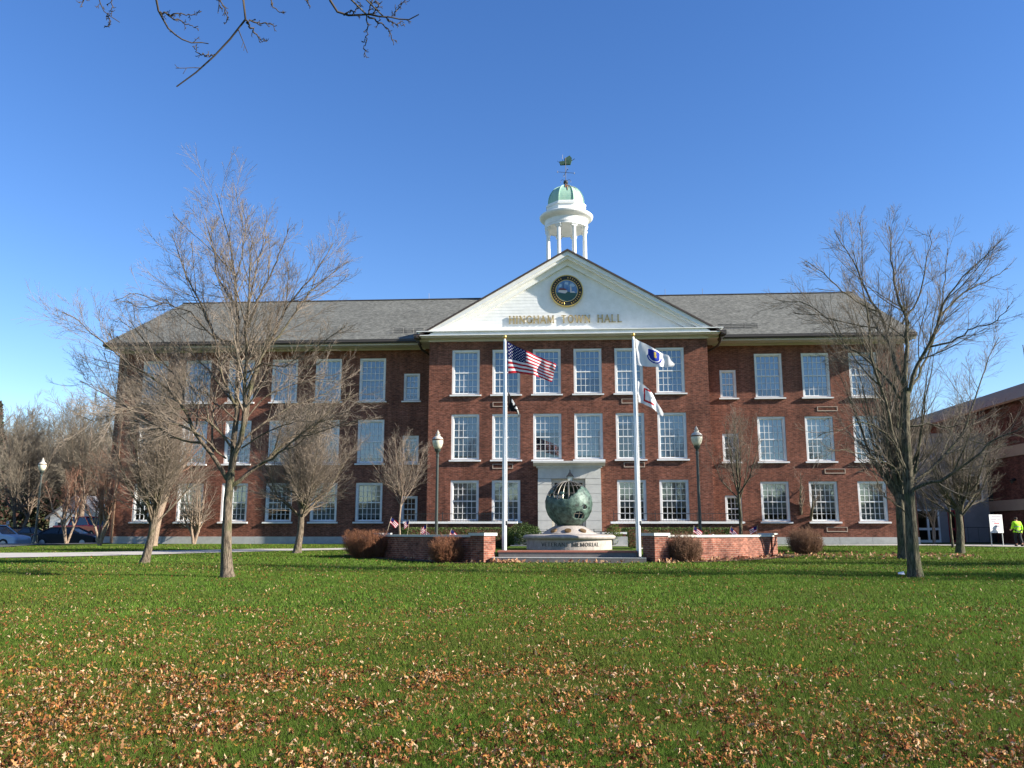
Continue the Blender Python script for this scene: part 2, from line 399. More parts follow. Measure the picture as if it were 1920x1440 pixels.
# roof
RY, RZ, EY, EZ = 8.5, 18.0, -1.18, 12.82
mb = MB()
th = 0.12
for (y0, z0, y1, z1) in ((EY, EZ, RY, RZ), (18.2, EZ, RY, RZ)):
    mb.add([(XL-0.42, y0, z0), (XR+0.35, y0, z0), (XR+0.35, y1, z1), (XL-0.3, y1, z1),
            (XL-0.42, y0, z0-th), (XR+0.35, y0, z0-th), (XR+0.35, y1, z1-th), (XL-0.3, y1, z1-th)],
           [(0, 1, 2, 3), (7, 6, 5, 4), (0, 4, 5, 1), (1, 5, 6, 2), (3, 7, 4, 0)])
mb.build('roof', SLATE, TH)
mb = MB()
mb.tube([(XL-0.3, RY, RZ+0.03), (XR+0.35, RY, RZ+0.03)], 0.06, 5)
for xx in (-20, -9.5, 7.3, 9.9, 16): mb.tube([(xx, RY, RZ), (xx, RY, RZ+0.5)], 0.012, 4)
mb.build('ridge_cap', GUTTER, TH)
# wing cornice: soffit, frieze, gutter
PXC, PZA, PM = 0.36, 17.72, 0.578
for (a, c) in ((XL-0.36, XP0-0.55), (XP1+0.65, XR+0.3)):
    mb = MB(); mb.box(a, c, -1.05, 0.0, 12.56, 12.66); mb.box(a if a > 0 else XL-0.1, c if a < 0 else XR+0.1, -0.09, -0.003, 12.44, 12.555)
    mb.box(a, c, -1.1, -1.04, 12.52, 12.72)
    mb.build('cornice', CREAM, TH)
    mb = MB(); mb.box(a-0.05, c, -1.24, -1.105, 12.62, 12.86); mb.tube([(a-0.05, -1.24, 12.7), (c, -1.24, 12.7)], 0.06, 6)
    mb.build('gutter', GUTTER, TH)
# gable end rakes
for s, x0, x1 in ((1, XL-0.27, XL-0.02), (1, XR+0.02, XR+0.32)):
    for ya, yb in ((-1.05, RY-.003), (18.05, RY+.003)):
        mb = MB()
        mb.add([(x0, ya, 12.72), (x1, ya, 12.72), (x1, yb, 17.86), (x0, yb, 17.86), (x0, ya, 12.48), (x1, ya, 12.48), (x1, yb, 17.62), (x0, yb, 17.62)],
               [(3, 2, 1, 0), (4, 5, 6, 7), (0, 1, 5, 4), (1, 2, 6, 5), (3, 0, 4, 7)])
        mb.build('gable_trim', CREAM, TH)
# pediment
def chev(mb, d1, d2, zb, y0, y1):
    for s in (-1, 1):
        P = [(PXC, PZA-d1), (PXC+s*(PZA-d1-zb)/PM, zb), (PXC+s*(PZA-d2-zb)/PM, zb), (PXC, PZA-d2)]
        if s < 0: P = P[::-1]
        mb.prism(P, 'y', y0, y1)
PED = MB()
chev(PED, 0.1, 0.36, 12.71, -2.62, -2.0)
chev(PED, 0.36, 0.5, 12.71, -2.5, -2.0)
chev(PED, 0.5, 0.82, 12.95, -2.2, -2.0)
PED.box(-8.33, 9.05, -2.72, -2.0, 12.90, 12.945)
PED.box(-8.25, 8.97, -2.62, -2.0, 12.72, 12.898)
PED.box(-8.3, 9.02, -2.68, -2.0, 12.675, 12.717)
po = PED.build('pediment', WHITE, TH)
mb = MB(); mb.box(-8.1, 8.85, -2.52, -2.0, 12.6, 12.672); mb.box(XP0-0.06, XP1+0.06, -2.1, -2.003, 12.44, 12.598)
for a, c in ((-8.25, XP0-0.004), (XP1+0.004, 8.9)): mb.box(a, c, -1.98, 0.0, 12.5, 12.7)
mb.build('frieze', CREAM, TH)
# tympanum of horizontal boards
mb = MB()
zb = 12.95
while zb < PZA-0.9:
    z2 = zb+0.19
    h0 = (PZA-0.55-zb)/PM; h1 = max((PZA-0.55-z2)/PM, 0.02)
    mb.add([(PXC-h0, -2.024, zb), (PXC+h0, -2.024, zb), (PXC+h1, -2.018, z2), (PXC-h1, -2.018, z2), (PXC-h0, -2.0, zb), (PXC+h0, -2.0, zb)],
           [(0, 1, 2, 3), (4, 5, 1, 0)])
    zb = z2
mb.build('tympanum', WHITE, TH)
mb = MB()
for s in (-1, 1):
    xe = PXC+s*8.72; ze = PZA-8.72*PM
    P = [(PXC, PZA), (xe, ze), (xe, ze-0.11), (PXC, PZA-0.11)]
    if s < 0: P = P[::-1]
    mb.prism(P, 'y', -2.7, 8.2)
mb.build('roof', mat('dark_roof_edge', (0.06, 0.045, 0.04), 0.6), TH)
# gutter boxes and downspouts at the pavilion corners
for s, xg in ((-1, -8.36), (1, 9.08)):
    mb = MB(); mb.box(xg-0.14, xg+0.14, -2.66, -1.2, 12.56, 12.8); mb.prism([(xg-0.14, 12.56), (xg+0.14, 12.56), (xg-s*0.05, 12.34)], 'y', -2.2, -1.3)
    xd = XP0-0.18 if s < 0 else XP1+0.18
    mb.tube([(xg, -1.7, 12.45), (xg-s*0.1, -1.2, 12.2), (xd, -0.25, 12.0), (xd, -0.12, 11.7)], 0.07, 8)
    mb.build('gutter', GUTTER, TH)
for xd, zt, m in ((XP0-0.18, 11.7, GUTTER), (XP1+0.2, 11.7, BRONZE), (XL+0.5, 12.4, BRONZE)):
    mb = MB(); mb.box(xd-0.055, xd+0.055, -0.16, -0.05, 0.95, zt)
    for zz in (2, 5, 8, 11): mb.box(xd-0.08, xd+0.08, -0.17, -0.003, zz, zz+0.05)
    mb.build('downspout', m, TH)
# snow guards on the roof
for a, c in ((-10.3, -8.4), (9.3, 11.6)):
    mb = MB()
    ys = 0.15; zs = EZ+(ys-EY)*(RZ-EZ)/(RY-EY)
    for k in range(3): mb.tube([(a, ys, zs+0.08+0.09*k), (c, ys, zs+0.08+0.09*k)], 0.018, 4)
    for xx in np.arange(a, c+0.01, (c-a)/3): mb.tube([(xx, ys, zs-0.02), (xx, ys, zs+0.32)], 0.02, 4)
    mb.build('snow_guard', IRON, TH)
# wall vents
mb0 = MB(); mb0.box(-0.58, 0.58, -0.03, 0.0, 0, 0.045); mb0.box(-0.58, 0.58, -0.03, 0, 0.24, 0.27); mb0.box(-0.58, -0.54, -0.03, 0, 0.045, 0.24); mb0.box(0.54, 0.58, -0.03, 0, 0.045, 0.24)
mb0.cur = 1
for k in range(5): mb0.box(-0.54, 0.54, -0.015, 0.001, 0.055+k*0.037, 0.075+k*0.037)
v0 = None
for (vx, vy, vz) in ((-3.4, -2, 8.62), (-3.4, -2, 5.1), (3.9, -2, 8.75), (3.95, -2, 5.15), (15.3, 0, 8.5), (15.5, 0, 4.9), (15.4, 0, 1.62)):
    if v0 is None: v0 = mb0.build('wall_vent', [mat('vent_frame', (.4, .31, .24), .7), BRICK], TH, local=True); o = v0
    else: o = v0.copy(); COL.objects.link(o); o.parent = TH
    o.location = (vx-0.3, vy-0.002, vz-0.9)
# windows: frame, sill, muntins, pane, blind
def window_proto(W, H, cols, rows):
    f = MB(); j = 0.115
    e = .004; f.box(e, j, 0.05, 0.22, 0, H-e); f.box(W-j, W-e, 0.05, 0.22, 0, H-e); f.box(j, W-j, 0.05, 0.22, H-j, H-e); f.box(j, W-j, 0.05, 0.22, 0, 0.05)
    k = 0.045; f.box(j, j+k, 0.13, 0.198, 0.05, H-j); f.box(W-j-k, W-j, 0.13, 0.198, 0.05, H-j)
    f.box(j+k, W-j-k, 0.13, 0.198, H-j-k, H-j); f.box(j+k, W-j-k, 0.13, 0.198, 0.05, 0.05+k*1.3)
    s = MB(); s.prism([(-0.13, -0.11), (-0.13, -0.035), (0.13, 0.0), (0.13, -0.11)], 'x', -0.1, W+0.1)
    m = MB(); x0, x1, z0, z1 = j+k, W-j-k, 0.05+k*1.3, H-j-k; zm = (z0+z1)/2
    m.box(x0, x1, 0.125, 0.19, zm-0.03, zm+0.03)
    for i in range(1, cols): xx_ = x0+(x1-x0)*i/cols; m.box(xx_-0.013, xx_+0.013, 0.15, 0.19, z0, zm-0.03); m.box(xx_-0.013, xx_+0.013, 0.15, 0.19, zm+0.03, z1)
    for a, c in ((z0, zm-0.03), (zm+0.03, z1)):
        for q in range(1, rows): zz = a+(c-a)*q/rows; m.box(x0, x1, 0.153, 0.188, zz-0.012, zz+0.012)
    g_ = MB(); g_.add([(x0-.01, 0.192, z0-.01), (x1+.01, 0.192, z0-.01), (x1+.01, 0.192, z1+.01), (x0-.01, 0.192, z1+.01)], [(0, 1, 2, 3)])
    rm = MB(); rm.add([(0, 0.2, 0), (W, 0.2, 0), (W, 0.2, H), (0, 0.2, H), (0, 1.2, 0), (W, 1.2, 0), (W, 1.2, H), (0, 1.2, H)],
                      [(4, 7, 6, 5), (0, 3, 7, 4), (1, 5, 6, 2), (3, 2, 6, 7), (0, 4, 5, 1)])
    bl = MB(); bl.box(0.02, W-0.02, 0.235, 0.245, -1, 0)
    return f, s, m, g_, rm, bl
protos = {}
def put_window(x, Yv, z0, z1, W, drop, bm):
    key = (round(W, 2), round(z1-z0, 3), bm.name)
    H = z1-z0
    if key not in protos:
        f, s, m, g_, rm, bl = window_proto(W, H, 5 if W > 1.2 else 3, 3 if H > 1.7 else 2)
        o = f.build('window', TRIM, TH, local=True)
        ch = [s.build('sill', TRIM, o, local=True), m.build('muntins', TRIM, o, local=True), g_.build('pane', GLASS, o, local=True), rm.build('room', ROOM, o, local=True)]
        b_ = bl.build('blind', bm, o, local=True)
        protos[key] = (o, ch, b_)
    else:
        po_, pch, pb = protos[key]
        o = po_.copy(); COL.objects.link(o); o.parent = TH
        for c in pch: d = c.copy(); COL.objects.link(d); d.parent = o
        b_ = pb.copy(); COL.objects.link(b_); b_.parent = o
    o.location = (x-0.3, Yv, z0-0.9)
    b_.location = (0, 0, H-0.03); b_.scale = (1, 1, max(0.04, (H-0.06)*drop))
    return o
for kd, c, r, x, Yv, z0, z1, W in wins:
    bm = [BLIND, BLIND, BLINDW, BLINDN][(c*5+r*3+ord(kd)) % 4]
    if r == 2: drop = 0.97 if kd in 'L' else rnd.choice([0.95, 0.97, 0.8]); 
    elif r == 1: drop = rnd.choice([0.97, 0.97, 0.5, 0.9])
    else: drop = rnd.choice([0.72, 0.7, 0.97]); bm = BLINDG
    if kd == 'R': drop = {2: [0.86, 0.8, 0.97], 1: [0.96, 0.52, 0.97], 0: [0.8, 0.78, 0.97]}[r][c]
    if kd == 'P': drop = {2: [.97, .97, .97, .62, .97, .97], 1: [.97, .97, .4, .97, .25, .97], 0: [.97, .97, 0, 0, .66, .66]}[r][c]
    if kd == 'S': drop = [0.1, 0.2, 0.85][r]
    if 0 < drop < 1: drop = min(.98, max(.05, drop+rnd.uniform(-.05, .03)))
    put_window(x, Yv, z0, z1, W, drop, bm)

# entrance: stone surround, cap, door, lantern
mb = MB()
for a, c in ((-1.42, -0.66), (1.21, 2.07)):
    z = 1.25
    while z < 4.5:
        z2 = min(z+0.49, 4.52); mb.box(a, c, -2.36, -2.0, z, z2-0.018); z = z2
    mb.box(a+0.02, c-0.02, -2.34, -2.0, 1.25, 4.5)
# splayed lintel stones
xs0 = [-1.42, -0.66, -0.3, 0.06, 0.49, 0.85, 1.21, 2.07]; xt0 = [-1.42, -0.98, -0.46, 0.02, 0.53, 1.01, 1.55, 2.07]
for i in range(7):
    mb.prism([(xs0[i]+0.01, 4.52), (xs0[i+1]-0.01, 4.52), (xt0[i+1]-0.01, 5.12), (xt0[i]+0.01, 5.12)], 'y', -2.36-(0.04 if i == 3 else 0), -2.0)
mb.box(-1.4, 2.05, -2.335, -2.0, 4.53, 5.12)
mb.build('door_surround', STONE, TH)
mb = MB(); mb.box(-1.5, 2.15, -2.45, -2.0, 5.12, 5.22); mb.prism([(-2.45, 5.22), (-2.8, 5.36), (-2.8, 5.46), (-2.0, 5.47), (-2.0, 5.22)], 'x', -1.66, 2.31)
mb.build('door_cap', STONE, TH)
mb = MB(); mb.box(-0.64, -0.5, -2.2, -1.9, 1.25, 4.5); mb.box(1.05, 1.19, -2.2, -1.9, 1.25, 4.5); mb.box(-0.5, 1.05, -2.2, -1.9, 4.3, 4.5)
mb.cur = 1; mb.box(-0.64, 1.19, -1.5, -1.4, 1.25, 4.5)
mb.cur = 0; mb.box(-0.5, 1.05, -1.62, -1.52, 3.5, 3.62)
for a, c in ((-0.48, 0.26), (0.3, 1.03)):
    mb.box(a, a+0.1, -1.6, -1.53, 1.25, 3.5); mb.box(c-0.1, c, -1.6, -1.53, 1.25, 3.5); mb.box(a, c, -1.6, -1.53, 3.38, 3.5); mb.box(a, c, -1.6, -1.53, 2.1, 2.25)
mb.build('door', [CREAM, ROOM], TH)
mb = MB(); cx, cy = 0.36, -2.95
mb.tube([(cx, -2.36, 4.9), (cx, -2.6, 5.0), (cx, -2.95, 4.92)], 0.02, 6); mb.tube([(cx, cy, 4.95), (cx, cy, 4.75)], 0.02, 6)
mb.lathe((cx, cy, 0), [(0.02, 4.95), (0.05, 4.88), (0.03, 4.85), (0.06, 4.82), (0.26, 4.62), (0.28, 4.58)], 4, a0=math.pi/4)
for k in range(4):
    a = math.pi/4+k*math.pi/2; mb.tube([(cx+0.23*math.cos(a), cy+0.23*math.sin(a), 4.58), (cx+0.14*math.cos(a), cy+0.14*math.sin(a), 4.1)], 0.014, 4)
mb.lathe((cx, cy, 0), [(0.15, 4.1), (0.13, 4.06), (0.03, 4.02)], 4, a0=math.pi/4)
mb.cur = 1; mb.lathe((cx, cy, 0), [(0.135, 4.11), (0.225, 4.575)], 4, a0=math.pi/4)
mb.build('lantern', [IRON, mat('frosted_glass', (0.6, 0.62, 0.55), 0.3)], TH)

# lettering
GL = {
 'H': (0.9, [((.12,0),(.12,1),1),((.78,0),(.78,1),1),((.12,.52),(.78,.52),.5)], [.12,.78],[.12,.78]),
 'I': (0.36, [((.18,0),(.18,1),1)], [.18],[.18]),
 'N': (0.95, [((.12,0),(.12,1),.6),((.12,1),(.82,0),1),((.82,0),(.82,1),.6)], [.12],[.12,.82]),
 'G': (0.95, 'arcG', [],[]),
 'A': (0.92, [((.06,0),(.46,1),.55),((.46,1),(.86,0),1),((.2,.33),(.72,.33),.5)], [.06,.86],[]),
 'M': (1.12, [((.12,0),(.16,1),.6),((.16,1),(.56,.05),1),((.56,.05),(.96,1),.6),((.96,1),(1.0,0),1)], [.12,1.0],[.16,.96]),
 'T': (0.84, [((.42,0),(.42,1),1),((.05,.96),(.79,.96),.6)], [.42],[]),
 'O': (1.0, 'arcO', [],[]),
 'W': (1.3, [((.06,1),(.36,0),1),((.36,0),(.66,1),.6),((.66,1),(.94,0),1),((.94,0),(1.24,1),.6)], [],[.06,.66,1.24]),
 'L': (0.76, [((.14,0),(.14,1),1),((.14,.04),(.7,.04),.6)], [.14],[.14]),
 'V': (0.92, [((.06,1),(.46,0),1),((.46,0),(.86,1),.55)], [],[.06,.86]),
 'E': (0.76, [((.14,0),(.14,1),1),((.14,.04),(.68,.04),.6),((.14,.52),(.56,.52),.5),((.14,.96),(.66,.96),.6)], [],[]),
 'R': (0.86, 'R', [.14],[.14]),
 'S': (0.72, 'S', [],[]),
}
def strokes(ch):
    w_, st, fb, ftp = GL[ch]
    arc = lambda cx, cy, rx, ry, a0, a1, k=12: [(cx+rx*math.cos(R_(a0+(a1-a0)*i/k)), cy+ry*math.sin(R_(a0+(a1-a0)*i/k))) for i in range(k+1)]
    out = []
    def pl(P, t): out.extend((P[i], P[i+1], t) for i in range(len(P)-1))
    if st == 'arcO': pl(arc(.5, .5, .4, .48, 0, 360, 20), .8)
    elif st == 'arcG': pl(arc(.5, .5, .4, .48, 45, 350, 18), .8); pl([(.86, .05), (.86, .45)], .9); pl([(.66, .45), (.95, .45)], .5)
    elif st == 'R': pl([(.14, 0), (.14, 1)], 1); pl([(.14, .97), (.45, .97)]+arc(.45, .73, .27, .24, 90, -90, 10)+[(.14, .49)], .6); pl([(.42, .49), (.8, 0)], .9)
    elif st == 'S': pl(arc(.37, .74, .25, .23, 40, 260, 10)+arc(.37, .27, .28, .25, 90, -150, 12), .75)
    else:
        for a, b_, t in st: out.append((a, b_, t))
    for x in fb: out.append(((x-.13, .02), (x+.13, .02), .35))
    for x in ftp: out.append(((x-.13, .98), (x+.13, .98), .35))
    return w_, out
def text_mb(txt, width, h, pos):
    """serif capitals; pos(u, v, d) maps metres along / up / out of the wall to a point"""
    tot = 0; items = []
    for ch in txt:
        if ch == ' ': tot += 0.95; continue
        w_, s_ = strokes(ch); items.append((tot, s_)); tot += w_+0.2
    tot -= 0.2
    kx = width/tot; mb = MB()
    for off, s_ in items:
        for (a, b_, t) in s_:
            p = np.array([(off+a[0])*kx, a[1]*h]); q = np.array([(off+b_[0])*kx, b_[1]*h])
            d = q-p; L = np.linalg.norm(d)+1e-9; nn = np.array([-d[1], d[0]])/L*0.075*h*t; e_ = d/L*0.02*h
            P = [p-nn-e_, q-nn+e_, q+nn+e_, p+nn-e_]
            mb.add([pos(c[0], c[1], 0.0) for c in P]+[pos(c[0], c[1], 1.0) for c in P],
                   [(0, 3, 2, 1), (4, 5, 6, 7), (0, 1, 5, 4), (1, 2, 6, 5), (2, 3, 7, 6), (3, 0, 4, 7)])
    return mb
mb = text_mb('HINGHAM TOWN HALL', 6.5, 0.44, lambda u, v, d: (-3.05+u, -2.05-0.05*d, 13.47+v))
mb.build('lettering', GOLDP, TH)
# town seal
cx, cz = 0.3, 15.36
def disc(mb, r0, r1, y0, y1, n=48):
    vs = []
    for i in range(n):
        a = 2*math.pi*i/n
        for r, y in ((r0, y0), (r1, y0), (r0, y1), (r1, y1)): vs.append((cx+r*math.cos(a), y, cz+r*math.sin(a)))
    fs = []
    for i in range(n):
        p, q = i*4, ((i+1) % n)*4
        fs += [(p, p+1, q+1, q), (p+1, p+3, q+3, q+1)]
        if r0 > 0: fs += [(p, q, q+2, p+2)]
    mb.add(vs, fs)
SE = MB(); SE.cur = 0; disc(SE, 0.9, 0.955, -2.17, -2.03); SE.cur = 1; disc(SE, 0.66, 0.9, -2.15, -2.03); SE.cur = 0; disc(SE, 0.63, 0.66, -2.16, -2.03)
SE.cur = 2; disc(SE, 0.0, 0.63, -2.14, -2.03)
def sp(pts, y, m): SE.cur = m; SE.prism([(cx+a, cz+b_) for a, b_ in pts], 'y', y, -2.139)
sp([(-.62,-.08),(-.5,-.36),(-.3,-.54),(0,-.62),(.3,-.54),(.5,-.36),(.6,-.16),(.3,-.12),(.05,-.04),(-.2,-.16)], -2.146, 3)
sp([(-.5,-.06),(-.1,-.16),(.03,-.08),(.03,.02),(-.45,.06)], -2.153, 5)
sp([(-.48,.05),(.03,.02),(-.1,.14),(-.4,.17)], -2.155, 6)
sp([(-.22,.16),(-.18,.16),(-.19,.5),(-.21,.5)], -2.152, 7)
sp([(.2,-.1),(.28,-.1),(.26,.3),(.22,.3)], -2.152, 5)
sp([(.2,-.12),(.5,-.12),(.42,-.04),(.26,-.04)], -2.15, 5)
sp([(.16,.3),(.4,.22),(.5,.3),(.36,.44),(.22,.42)], -2.148, 4)
sp([(-.5,.2),(-.3,.24),(-.28,.4),(-.4,.42)], -2.148, 4)
sp([(-.12,.4),(.08,.36),(.1,.5),(-.08,.54)], -2.148, 4)
SE.cur = 0
for k in range(34):      # ring of small gilt letter strokes
    a = R_(12+k*10.3)
    if k in (8, 9, 25, 26): continue
    for dd, ln in ((-0.028, 0.1), (0.028, 0.1), (0.0, 0.03)):
        c0 = (0.78-ln/2); c1 = (0.78+ln/2)
        SE.tube([(cx+c0*math.cos(a+dd), -2.152, cz+c0*math.sin(a+dd)), (cx+c1*math.cos(a+dd*(1 if k % 3 else -1)), -2.152, cz+c1*math.sin(a+dd))], 0.011, 4)
SE.build('seal', [GOLD, mat('seal_black', (0.015, 0.02, 0.02), 0.4), mat('seal_blue', (0.06, 0.14, 0.33), 0.5, var=(0.16, 0.28, 0.46), vscale=4),
                  mat('seal_green', (0.04, 0.1, 0.09), 0.6), mat('seal_sky', (0.35, 0.47, 0.58), 0.5), mat('seal_white', (0.6, 0.55, 0.52), 0.6),
                  mat('seal_roof', (0.16, 0.06, 0.06), 0.6), mat('seal_mast', (0.02, 0.05, 0.1), 0.6)], TH)

# cupola
CX, CY = 0.36, 4.0
mb = MB()
mb.lathe((CX, CY, 0), [(1.6, 15.5), (1.6, 17.6), (1.7, 17.65), (1.7, 17.8)], 8, a0=R_(22.5))
CU = mb.build('cupola', WHITE, TH)
mb = MB()
mb.lathe((CX, CY, 0), [(1.25, 21.35), (1.42, 21.36), (1.42, 21.5), (1.44, 21.52), (1.44, 21.56), (1.42, 21.58), (1.42, 21.86), (1.5, 21.92), (1.68, 22.02), (1.76, 22.1), (1.78, 22.2), (1.72, 22.26), (1.45, 22.36), (1.3, 22.42)], 64)
mb.build('entablature', WHITE, CU, smooth=False)
mb = MB(); mb.lathe((CX, CY, 0), [(1.36, 22.4), (1.36, 22.72), (1.42, 22.74), (1.42, 22.86), (1.3, 22.9), (1.3, 22.98)], 8, a0=R_(22.5))
for k in range(8):
    a = R_(45*k); d = np.array([math.cos(a), math.sin(a)])
mb.build('drum', WHITE, CU)
mb = MB(); mb.lathe((CX, CY, 0), [(1.26*math.cos(t)**0.92 if t < 1.5 else 0.12, 22.98+1.42*math.sin(t)) for t in np.linspace(0, 1.48, 12)], 8, a0=R_(22.5))
DM = mb.build('dome', PATINA, CU)
mb = MB()
for k in range(8):
    a = R_(22.5+45*k)
    mb.tube([(CX+(1.27*math.cos(t)**0.92+0.005)*math.cos(a), CY+(1.27*math.cos(t)**0.92+0.005)*math.sin(a), 22.98+1.43*math.sin(t)) for t in np.linspace(0, 1.4, 10)], 0.028, 5)
mb.build('dome_rib', PATINA, CU)
mb = MB()
for (ax, t0, t1, r) in ((-84, .55, 1.42, .05), (-92, .8, 1.42, .07), (-76, .62, 1.3, .03), (-70, .5, 0.85, .02), (-55, .3, 1.35, .015), (-45, .2, 1.3, .012), (-35, .4, 1.4, .02), (-60, .9, 1.42, .05)):
    a = R_(ax); f_ = 0.95
    mb.tube([(CX+(1.235*f_*math.cos(t)**0.92+0.01)*math.cos(a), CY+(1.235*f_*math.cos(t)**0.92+0.01)*math.sin(a), 22.98+1.42*math.sin(t)) for t in np.linspace(t0, t1, 8)], [r*0.2, r*.5, r*.6, r*.7, r*.8, r*.9, r, r], 5)
mb.build('rust_stain', RUST, CU)
for k in range(8):
    a = R_(22.5+45*k); c = (CX+1.3*math.cos(a), CY+1.3*math.sin(a), 0)
    mb = MB(); mb.lathe(c, [(0.2, 17.8), (0.2, 17.9), (0.16, 17.95), (0.135, 18.0), (0.13, 19.2), (0.11, 21.1), (0.13, 21.12), (0.11, 21.15), (0.13, 21.2)], 14)
    mb.obox(c[:2], 0.17, 0.17, (math.cos(a), math.sin(a)), 21.3, 21.36); mb.obox(c[:2], 0.12, 0.18, (math.cos(a), math.sin(a)), 21.18, 21.3)
    mb.build('column', WHITE, CU)
mb = MB()
zf = 24.36
mb.lathe((CX, CY, 0), [(0.14, zf-.05), (0.1, zf+.05), (0.06, zf+.15), (0.08, zf+.2), (0.15, zf+.3), (0.16, zf+.38), (0.1, zf+.48), (0.04, zf+.52), (0.03, zf+.56)], 14)
mb.tube([(CX, CY, zf+.5), (CX, CY, 26.5)], 0.022, 6)
for s in (-1, 1):
    mb.tube([(CX+s*(0.12+0.0), CY, zf)]+[(CX+s*(0.22-0.12*math.cos(t)), CY, zf+0.38+0.17*math.sin(t)) for t in np.linspace(-0.9, 3.4, 12)], 0.013, 4)
    mb.tube([(CX, CY+s*0.12, zf)]+[(CX, CY+s*(0.22-0.12*math.cos(t)), zf+0.38+0.17*math.sin(t)) for t in np.linspace(-0.9, 3.4, 12)], 0.013, 4)
za = 25.42
dvec = np.array([0.97, 0.24])
for q, L_ in ((dvec, 0.6), (-dvec, 0.55), (np.array([-.24, .97]), .55), (-np.array([-.24, .97]), .55)):
    e_ = (CX+q[0]*L_, CY+q[1]*L_, za); mb.tube([(CX, CY, za), e_], 0.016, 5)
    mb.tube([(e_[0], e_[1], za-0.07), (e_[0], e_[1], za+0.07)], 0.014, 4); mb.tube([(e_[0], e_[1], za-0.07), (e_[0]+q[0]*.07, e_[1]+q[1]*.07, za)], 0.012, 4)
mb.cur = 1
zs = 26.0   # ark shaped ship
mb.add([(CX-.42, CY-.02, zs+.22), (CX+.42, CY-.02, zs+.3), (CX+.34, CY, zs+.02), (CX-.36, CY, zs), (CX-.42, CY+.2, zs+.22), (CX+.42, CY+.2, zs+.3), (CX+.34, CY+.16, zs+.02), (CX-.36, CY+.16, zs)],
       [(0, 3, 2, 1), (4, 5, 6, 7), (0, 1, 5, 4), (1, 2, 6, 5), (2, 3, 7, 6), (3, 0, 4, 7)])
mb.prism([(CX-.08, zs+.27), (CX+.42, zs+.3), (CX+.42, zs+.46), (CX+.28, zs+.64), (CX-.08, zs+.42)], 'y', CY, CY+0.18)
mb.cur = 0
mb.tube([(CX-.2, CY+.1, zs+.3), (CX-.2, CY+.1, zs+.75)], 0.012, 4); mb.tube([(CX+.42, CY+.1, zs+.3), (CX+.62, CY+.1, zs+.44)], 0.02, 4); mb.tube([(CX-.42, CY+.1, zs+.2), (CX-.55, CY+.1, zs+.3)], 0.014, 4)
mb.build('weathervane', [IRON, PATINA_D], CU)
CU.scale = (1.0853, 1.0853, 1.0853); CU.location = (0.026, 4.16, -0.06)   # stands on the main ridge, 8.5 m back

# ------------------------------------------------------------------ annex at the right
AN = thing('annex_building', (26, 0, 0.9), 'brick gymnasium wing with pale concrete bands beside the walkway at right', 'annex')
AX = 26.0
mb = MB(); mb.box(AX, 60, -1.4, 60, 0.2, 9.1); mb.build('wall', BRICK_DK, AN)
mb = MB()
mb.add([(AX-.35, -1.8, 9.08), (AX-.35, 61, 9.08), (31, 61, 11.5), (31, -1.8, 11.5), (AX-.35, -1.8, 8.96), (AX-.35, 61, 8.96), (31, 61, 11.35), (31, -1.8, 11.35)],
       [(0, 3, 2, 1), (4, 5, 6, 7), (0, 1, 5, 4), (3, 7, 6, 2), (1, 2, 6, 5), (0, 4, 7, 3)])
mb.add([(31, -1.8, 11.5), (31, 61, 11.5), (60, 61, 9), (60, -1.8, 9)], [(0, 3, 2, 1)])
mb.build('roof', mat('brown_shingles', (0.2, 0.14, 0.09), 0.9, var=(0.28, 0.2, 0.13), vscale=3, bump=0.4, bscale=12), AN)
TANB = mat('tan_concrete', (0.34, 0.28, 0.22), 0.85, var=(0.28, 0.23, 0.18), vscale=1.5)
mb = MB(); mb.box(AX-0.06, AX, -1.4, 60, 5.93, 6.55); mb.build('concrete_band', TANB, AN)
mb = MB(); mb.box(AX-0.12, AX, -1.4, 4.2, 2.84, 3.46); mb.build('concrete_band', TANB, AN)
mb = MB(); mb.box(AX-0.1, AX, 3.8, 4.2, 0.8, 5.92); mb.tube([(AX-.1, 1.0, 4.6), (AX-.35, 0.9, 4.5), (AX-.35, .9, 4.3)], 0.09, 6); mb.build('corner_post', IRON, AN)
mb = MB(); mb.tube([(30, 6, 10.9), (29.9, 6, 13.6)], 0.03, 4); mb.build('antenna', IRON, AN)
